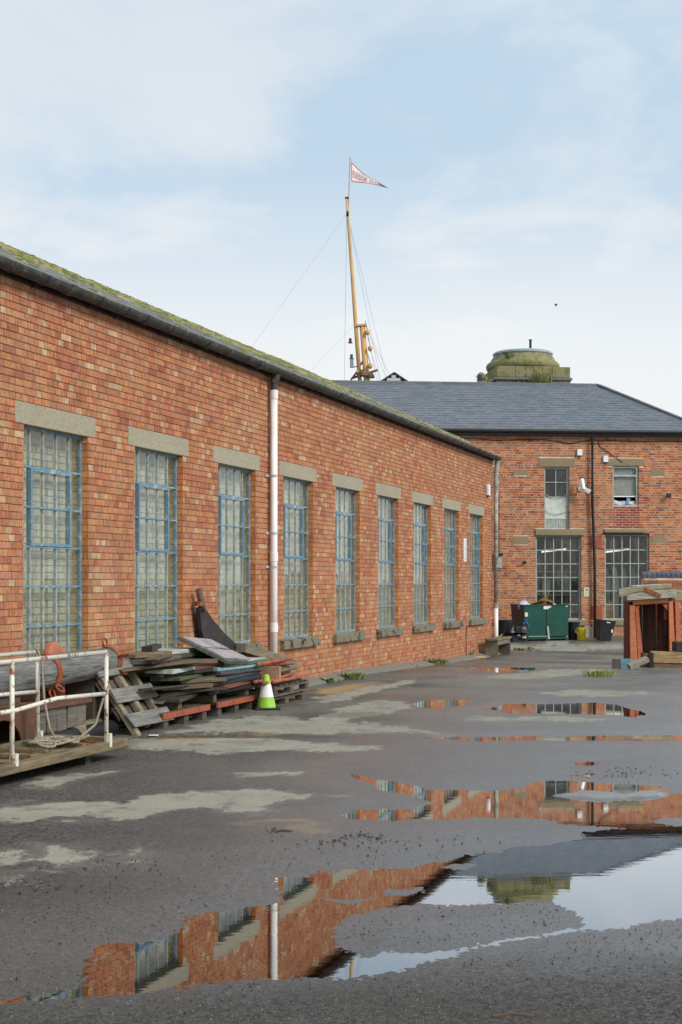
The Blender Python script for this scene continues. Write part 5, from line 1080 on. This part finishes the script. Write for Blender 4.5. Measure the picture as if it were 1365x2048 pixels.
# red timber booth
YB_ = 29.4; SB = F / YB_
bp0 = at(1262, 1333, YB_); bz = ground_at(bp0.x, YB_); bt = thing('red_timber_booth', 'red painted open-fronted timber booth with pale beams on top, at the right edge', 'booth', (bp0.x, YB_, bz), R(-2))
X_ = lambda px: (px - 1262) / SB
Z_ = lambda py: CH - (py - HY) / SB - bz
def bpost(pts, y0, y1, nm, col=(.36, .10, .05), m=m_paintwood): return MB().prism([(X_(a), Z_(b)) for a, b in pts], y0, y1).obj(nm, m, bt, color=tuple(x * f for x, f in zip(col, (1.35, 1.5, 1.3))), bevel=.006)
for k in range(4): MB().box((-.03, .10 + k * .16, .0), (.005, .25 + k * .16, Z_(1204)), jit=.004).obj('side_plank', m_paintwood, bt, color=vary((.19, .05, .035), .6, 1.1))
bpost([(1261, 1335), (1276, 1335), (1269.5, 1210), (1260, 1210)], -.02, .08, 'post', (.40, .12, .055)); bpost([(1277, 1328), (1288, 1328), (1277, 1214), (1271, 1214)], .0, .09, 'post', (.34, .09, .05))
bpost([(1339, 1306), (1350, 1306), (1345, 1202), (1337, 1202)], -.02, .08, 'post', (.42, .13, .06)); bpost([(1353, 1290), (1362, 1290), (1358, 1202), (1351, 1202)], .05, .14, 'post', (.38, .10, .06)); 
MB().prism([(X_(1337), 0), (X_(1350), 0), (X_(1350), Z_(1306.5)), (X_(1339), Z_(1306.5))], -.02, .08).obj('post_foot', m_paintwood, bt, color=(.22, .07, .04))
bpost([(1267, 1210), (1336, 1206), (1336, 1196), (1266, 1201)], -.03, .07, 'lintel', (.42, .13, .06))
bpost([(1270, 1212), (1281, 1212), (1271, 1225)], .01, .06, 'bracket', (.40, .10, .07)); bpost([(1336, 1208), (1336, 1222), (1325, 1209)], .01, .06, 'bracket', (.40, .10, .08))
for k in range(9): MB().box((X_(1268) + .004 + k * .098, .66, 0), (X_(1268) + (k + 1) * .098 - .004, .70, Z_(1204)), jit=.004).obj('back_plank', m_paintwood, bt, color=vary((.13, .05, .035), .6, 1.2))
for k in range(5): MB().box((X_(1350) - .02, .10 + k * .12, 0), (X_(1350) + .015, .21 + k * .12, Z_(1204)), jit=.004).obj('side_plank', m_paintwood, bt, color=vary((.30, .08, .05), .7, 1.1))
MB().box((X_(1262), .08, Z_(1202)), (X_(1352), .75, Z_(1197))).obj('top_board', m_paintwood, bt, color=(.12, .05, .035))
for k, q in enumerate((1275, 1330)): MB().box((X_(q) + .0, .09, Z_(1240)), (X_(q) + .06, .6, Z_(1216))).obj('rib', m_paintwood, bt, color=(.2, .06, .04))
BZ = bz
def beam(pts, y0, y1, label, col):
    o = MB().prism([(X_(a), Z_(b)) for a, b in pts], y0, y1).obj('beam', m_wood, loc=(bp0.x, YB_, bz), rot=(0, 0, R(-2)), color=col, bevel=.01); return tag(o, label, 'beam')
beam([(1253, 1200.5), (1263, 1200.5), (1350, 1194.5), (1350, 1179), (1300, 1181), (1262, 1188), (1252, 1192)], -.14, .12, 'thick pale cream beam lying directly on the red booth lintel', (.46, .45, .35))
beam([(1238, 1193), (1252, 1191.5), (1262, 1187), (1300, 1180), (1342, 1176), (1341, 1168), (1262, 1174), (1238, 1179)], -.04, .22, 'rough split grey beam topmost on the red booth, overhanging its left side', (.36, .33, .23))
beam([(1264, 1173.5), (1325, 1170), (1325, 1168), (1264, 1171)], -.02, .2, 'thin whitish board on top of the split beam', (.55, .53, .48))
beam([(1345, 1200), (1372, 1202), (1372, 1182), (1346, 1180)], .10, .5, 'weathered beam end sticking out right of the booth top', (.36, .32, .2))
st_ = MB().bar((X_(1284), -.155, Z_(1177)), (X_(1319), -.165, Z_(1192)), .02, .075).obj('iron_strap', m_rust, loc=(bp0.x, YB_, bz), rot=(0, 0, R(-2))); tag(st_, 'rusty iron strap lying slantwise across the cream beam', 'strap')
# timbers in front of the booth
def tbox(name, label, cat, px0, py0, px1, py1, Y, dep, m, col, rz=0, jit=.012):
    a = at(px0, py1, Y); b = at(px1, py0, Y); return tag(MB().box((0, 0, 0), (b.x - a.x, dep, b.z - a.z), jit=jit).obj(name, m, loc=(a.x, Y, a.z), rot=(0, 0, rz), color=col, bevel=.008), label, cat)
g29 = lambda Y: HY + F * (CH - ground_at(6, Y)) / Y
tbox('timber', 'upper broken tan timber of the pile before the red booth', 'timber', 1306, 1304, 1385, 1326, 28.0, .35, m_wood, (.38, .26, .12), -.03); tbox('timber', 'lower brown timber under the tan one before the red booth', 'timber', 1308, 1327, 1390, 1344, 28.0, .35, m_wood, (.20, .12, .075), .02)
tbox('timber', 'black bottom timber of the pile before the red booth', 'timber', 1300, 1344.5, 1395, g29(28.0) + .3, 28.02, .33, m_wood, (.035, .03, .026)); tbox('timber', 'red end-grain block left in the pile before the red booth', 'timber', 1288, 1307, 1300, 1334, 28.15, .3, m_wood, (.22, .07, .05))
tbox('timber', 'dark stump under the red block before the booth', 'timber', 1287, 1334.5, 1299.5, g29(28.1) + .2, 28.12, .3, m_wood, (.05, .045, .04)); tbox('timber', 'narrow black post standing against the tan timber', 'timber', 1299, 1306, 1307, g29(27.93), 27.86, .12, m_wood, (.02, .018, .016))
tbox('timber', 'tall dark post at the right edge behind the timber pile', 'timber', 1352, 1284, 1380, 1303.6, 28.1, .3, m_wood, (.03, .03, .032)); tbox('board', 'pale thin board across the foot of the timber pile', 'board', 1326, 1349, 1365, 1352, 27.6, .12, m_wood, (.42, .38, .28)); tbox('timber', 'mossy dark sill timber at the foot of the pile, right edge', 'timber', 1322, 1352.3, 1400, g29(27.5) + .3, 27.5, .3, m_wood, (.03, .04, .02))
# blue and brown panel with offcuts
pb = at(1224, g29(27.6), 27.6); o = thing('painted_panel', 'small board painted half brown half blue, leaning at the foot of the booth', 'panel', (pb.x, 27.6, ground_at(pb.x, 27.6)), rot=(R(-22), 0, R(-14)))
q = 27.6 / F
MB().box((0, 0, 0), (17 * q, .03, 21 * q), jit=.005).obj('brown_half', m_paintwood, o, color=(.10, .065, .055)); MB().box((17.2 * q, 0, 0), (37 * q, .03, 22 * q), jit=.005).obj('blue_half', m_paintwood, o, color=(.10, .24, .32)); MB().box((37.2 * q, 0, .01), (54 * q, .03, 19 * q), jit=.008).obj('pale_half', m_paintwood, o, color=(.26, .34, .36))
tbox('timber', 'small tan block on top of the brown and blue panel', 'timber', 1229, 1322, 1241, 1338, 27.8, .12, m_wood, (.35, .22, .11)); a = at(1258, 1352, 27.2)
tag(MB().bar((0, 0, .06), (.38, .1, .2), .14, .08, roll=.3).obj('split_timber', m_wood, loc=(a.x, 27.2, ground_at(a.x, 27.2)), color=(.33, .29, .21)), 'splintered pale timber beside the blue panel', 'timber')
# low wall with blue brick coping behind the booth
YW = 34.5; lw = at(1288, 1143, YW); zt0 = lw.z; wl = thing('yard_wall', 'low red brick wall with rounded blue brick coping behind the booth', 'wall', (lw.x, YW, -.25)); hh = zt0 + .25; LWL = 2.6
MB().box((.01, .02, 0), (LWL, .32, hh - .15)).obj('core', m_mortar_pale, wl)
bms = {}
for k in range(int((hh - .16) / .0775)):
    x = 0 if k % 2 else -.11
    while x < LWL:
        a, b = max(x, 0), min(x + .228, LWL); z = k * .0775
        if b - a > .05:
            if z > 1.35: q_ = (round(b - a, 2), random.randrange(4)); 
            else: q_ = None
            if q_:
                if q_ not in bms: bms[q_] = MB().box((.005, 0, .005), (b - a - .005, .05, .0725), vary(random.choice(PALB)[0], .8, 1.2)).mesh('brick', m_brick_old)
                link('brick', bms[q_], wl, (a, random.uniform(.002, .006), z))
        x += .228
lowb = MB()
for k in range(18):
    x = 0 if k % 2 else -.11
    while x < LWL:
        a, b = max(x, 0), min(x + .228, LWL)
        if b - a > .05 and k * .0775 <= 1.35: lowb.box((a + .005, 0, k * .0775 + .005), (b - .005, .05, k * .0775 + .0725), vary(random.choice(PALB)[0], .8, 1.2))
        x += .228
lowb.obj('brickwork', m_brick_old, wl, kind='stuff')
m_bluebrick = M_basic('blue_engineering_brick', (.085, .09, .12), .45, .35, 7, coord='Position'); cop = MB().prism([(-.17, 0), (-.17, .07), (-.12, .12), (0, .145), (.12, .12), (.17, .07), (.17, 0)], .004, .108).mesh('coping_brick', m_bluebrick)
for k in range(int(LWL / .115)): link('coping_brick', cop, wl, (k * .115 - .02, .17, hh - .148 + random.uniform(-.003, .003)), (0, 0, R(-90)))
# plants along the kerb and by the booth
WC = ['weed tuft in the kerb nearest the stacked pallets', 'bushier weed in the kerb below the fourth and fifth windows', 'weed in the kerb halfway along the far windows', 'small weed in the kerb before the bench', 'bright weed beside the bench leg', 'low weed in front of the bench']
for i, (px, py, h, sp, n) in enumerate(((657, 1368, .16, .22, 90), (704, 1360, .22, .28, 170), (815, 1337, .14, .22, 80), (868, 1331, .26, .34, 170), (932, 1318, .38, .20, 120), (985, 1306, .15, .35, 120))):
    P = far(px, py); tuft('weed', WC[i], P + Vector((0, 0, .0)), n // 2, h * .6, sp * .8, GRN + [(.16, .19, .06)], .012, broad=True, group='weeds along the kerb')
P = far(1200, 1354); tuft('grass_patch', 'bright green grass patch beside the brown and blue panel', P, 330, .13, .28, [(.24, .36, .06), (.30, .42, .08), (.19, .28, .05), (.30, .27, .12)], .007)
for k, (px, py, lb) in enumerate(((1033, 1279, 'weed before the round black bin'), (1050, 1302, 'weed on the far concrete in front of the green container'))): tuft('weed', lb, far(px, py), 60, .12, .3, GRN, .012, broad=True)
# loose things on the ground
gv = MB()
for _ in range(5200):
    py = 1700 + 350 * random.random() ** .8; px = random.uniform(-20, 1385); p = gp(px, py)
    r = random.choice([.0028, .0032, .004, .005, .0065]) * random.uniform(.7, 1.3); c = random.choice([(.05, .045, .04), (.10, .09, .08), (.14, .13, .115), (.19, .18, .16), (.035, .03, .028), (.13, .11, .09)])
    j = int(np.argmin(abs(ys - p.y))); i_ = int(np.argmin(abs(cs - p.x / (p.y + .8))))
    if sd[j, i_] < .06: continue
    gv.add([(p.x - r, p.y, ground_z[j, i_]), (p.x + r * .5, p.y - r, ground_z[j, i_]), (p.x + r * .6, p.y + r, ground_z[j, i_]), (p.x + random.uniform(-.3, .3) * r, p.y, ground_z[j, i_] + r * random.uniform(.8, 1.4))], [(0, 1, 3), (1, 2, 3), (2, 0, 3)], c)
gv.obj('gravel', m_leaf, kind='stuff')
db = MB()
for cx_, cy_, sx, sy, n in ((725, 1680, 45, 9, 45), (540, 1667, 20, 5, 8), (430, 1470, 120, 4, 25), (60, 1780, 120, 14, 40), (300, 1745, 200, 20, 30), (800, 1690, 200, 20, 40), (1250, 1550, 120, 12, 60), (640, 1690, 60, 10, 25)):
    for _ in range(n):
        p = gp(random.gauss(cx_, sx * .5), random.gauss(cy_, sy * .5)); j = int(np.argmin(abs(ys - p.y))); i_ = int(np.argmin(abs(cs - p.x / (p.y + .8))))
        if sd[j, i_] < 0: continue
        a = random.uniform(0, 3.14); l_ = random.uniform(.006, .02); z = ground_z[j, i_] + .004
        db.bar((p.x, p.y, z), (p.x + l_ * math.cos(a), p.y + l_ * math.sin(a), z + random.uniform(0, .006)), random.uniform(.004, .008), .005, random.choice([(.03, .02, .015), (.06, .045, .03), (.02, .018, .015), (.2, .18, .15)]))
db.obj('wood_litter', m_leaf, kind='stuff')
for px, py, ln_, lb in ((575, 2046, .0, ''), (985, 2044, .12, 'thin wet twig on the gravelly asphalt at the bottom edge'), (545, 1669, .10, 'dark bark chip beside the rusty stain')):
    if ln_: p = gp(px, py); tag(MB().tube([(0, 0, .008), (ln_ * .6, .02, .012), (ln_ * 1.3, .0, .008)], .008, 6).obj('twig', m_wood, loc=(p.x, p.y, .012), color=(.12, .08, .05)), lb, 'twig')
p = gp(308, 1474); tag(MB().box((-.05, -.03, 0), (.05, .03, .004), jit=.006).obj('paper_scrap', m_paper, loc=(p.x, p.y, .014)), 'scrap of white paper on the wet channel by the broken pallet', 'litter')
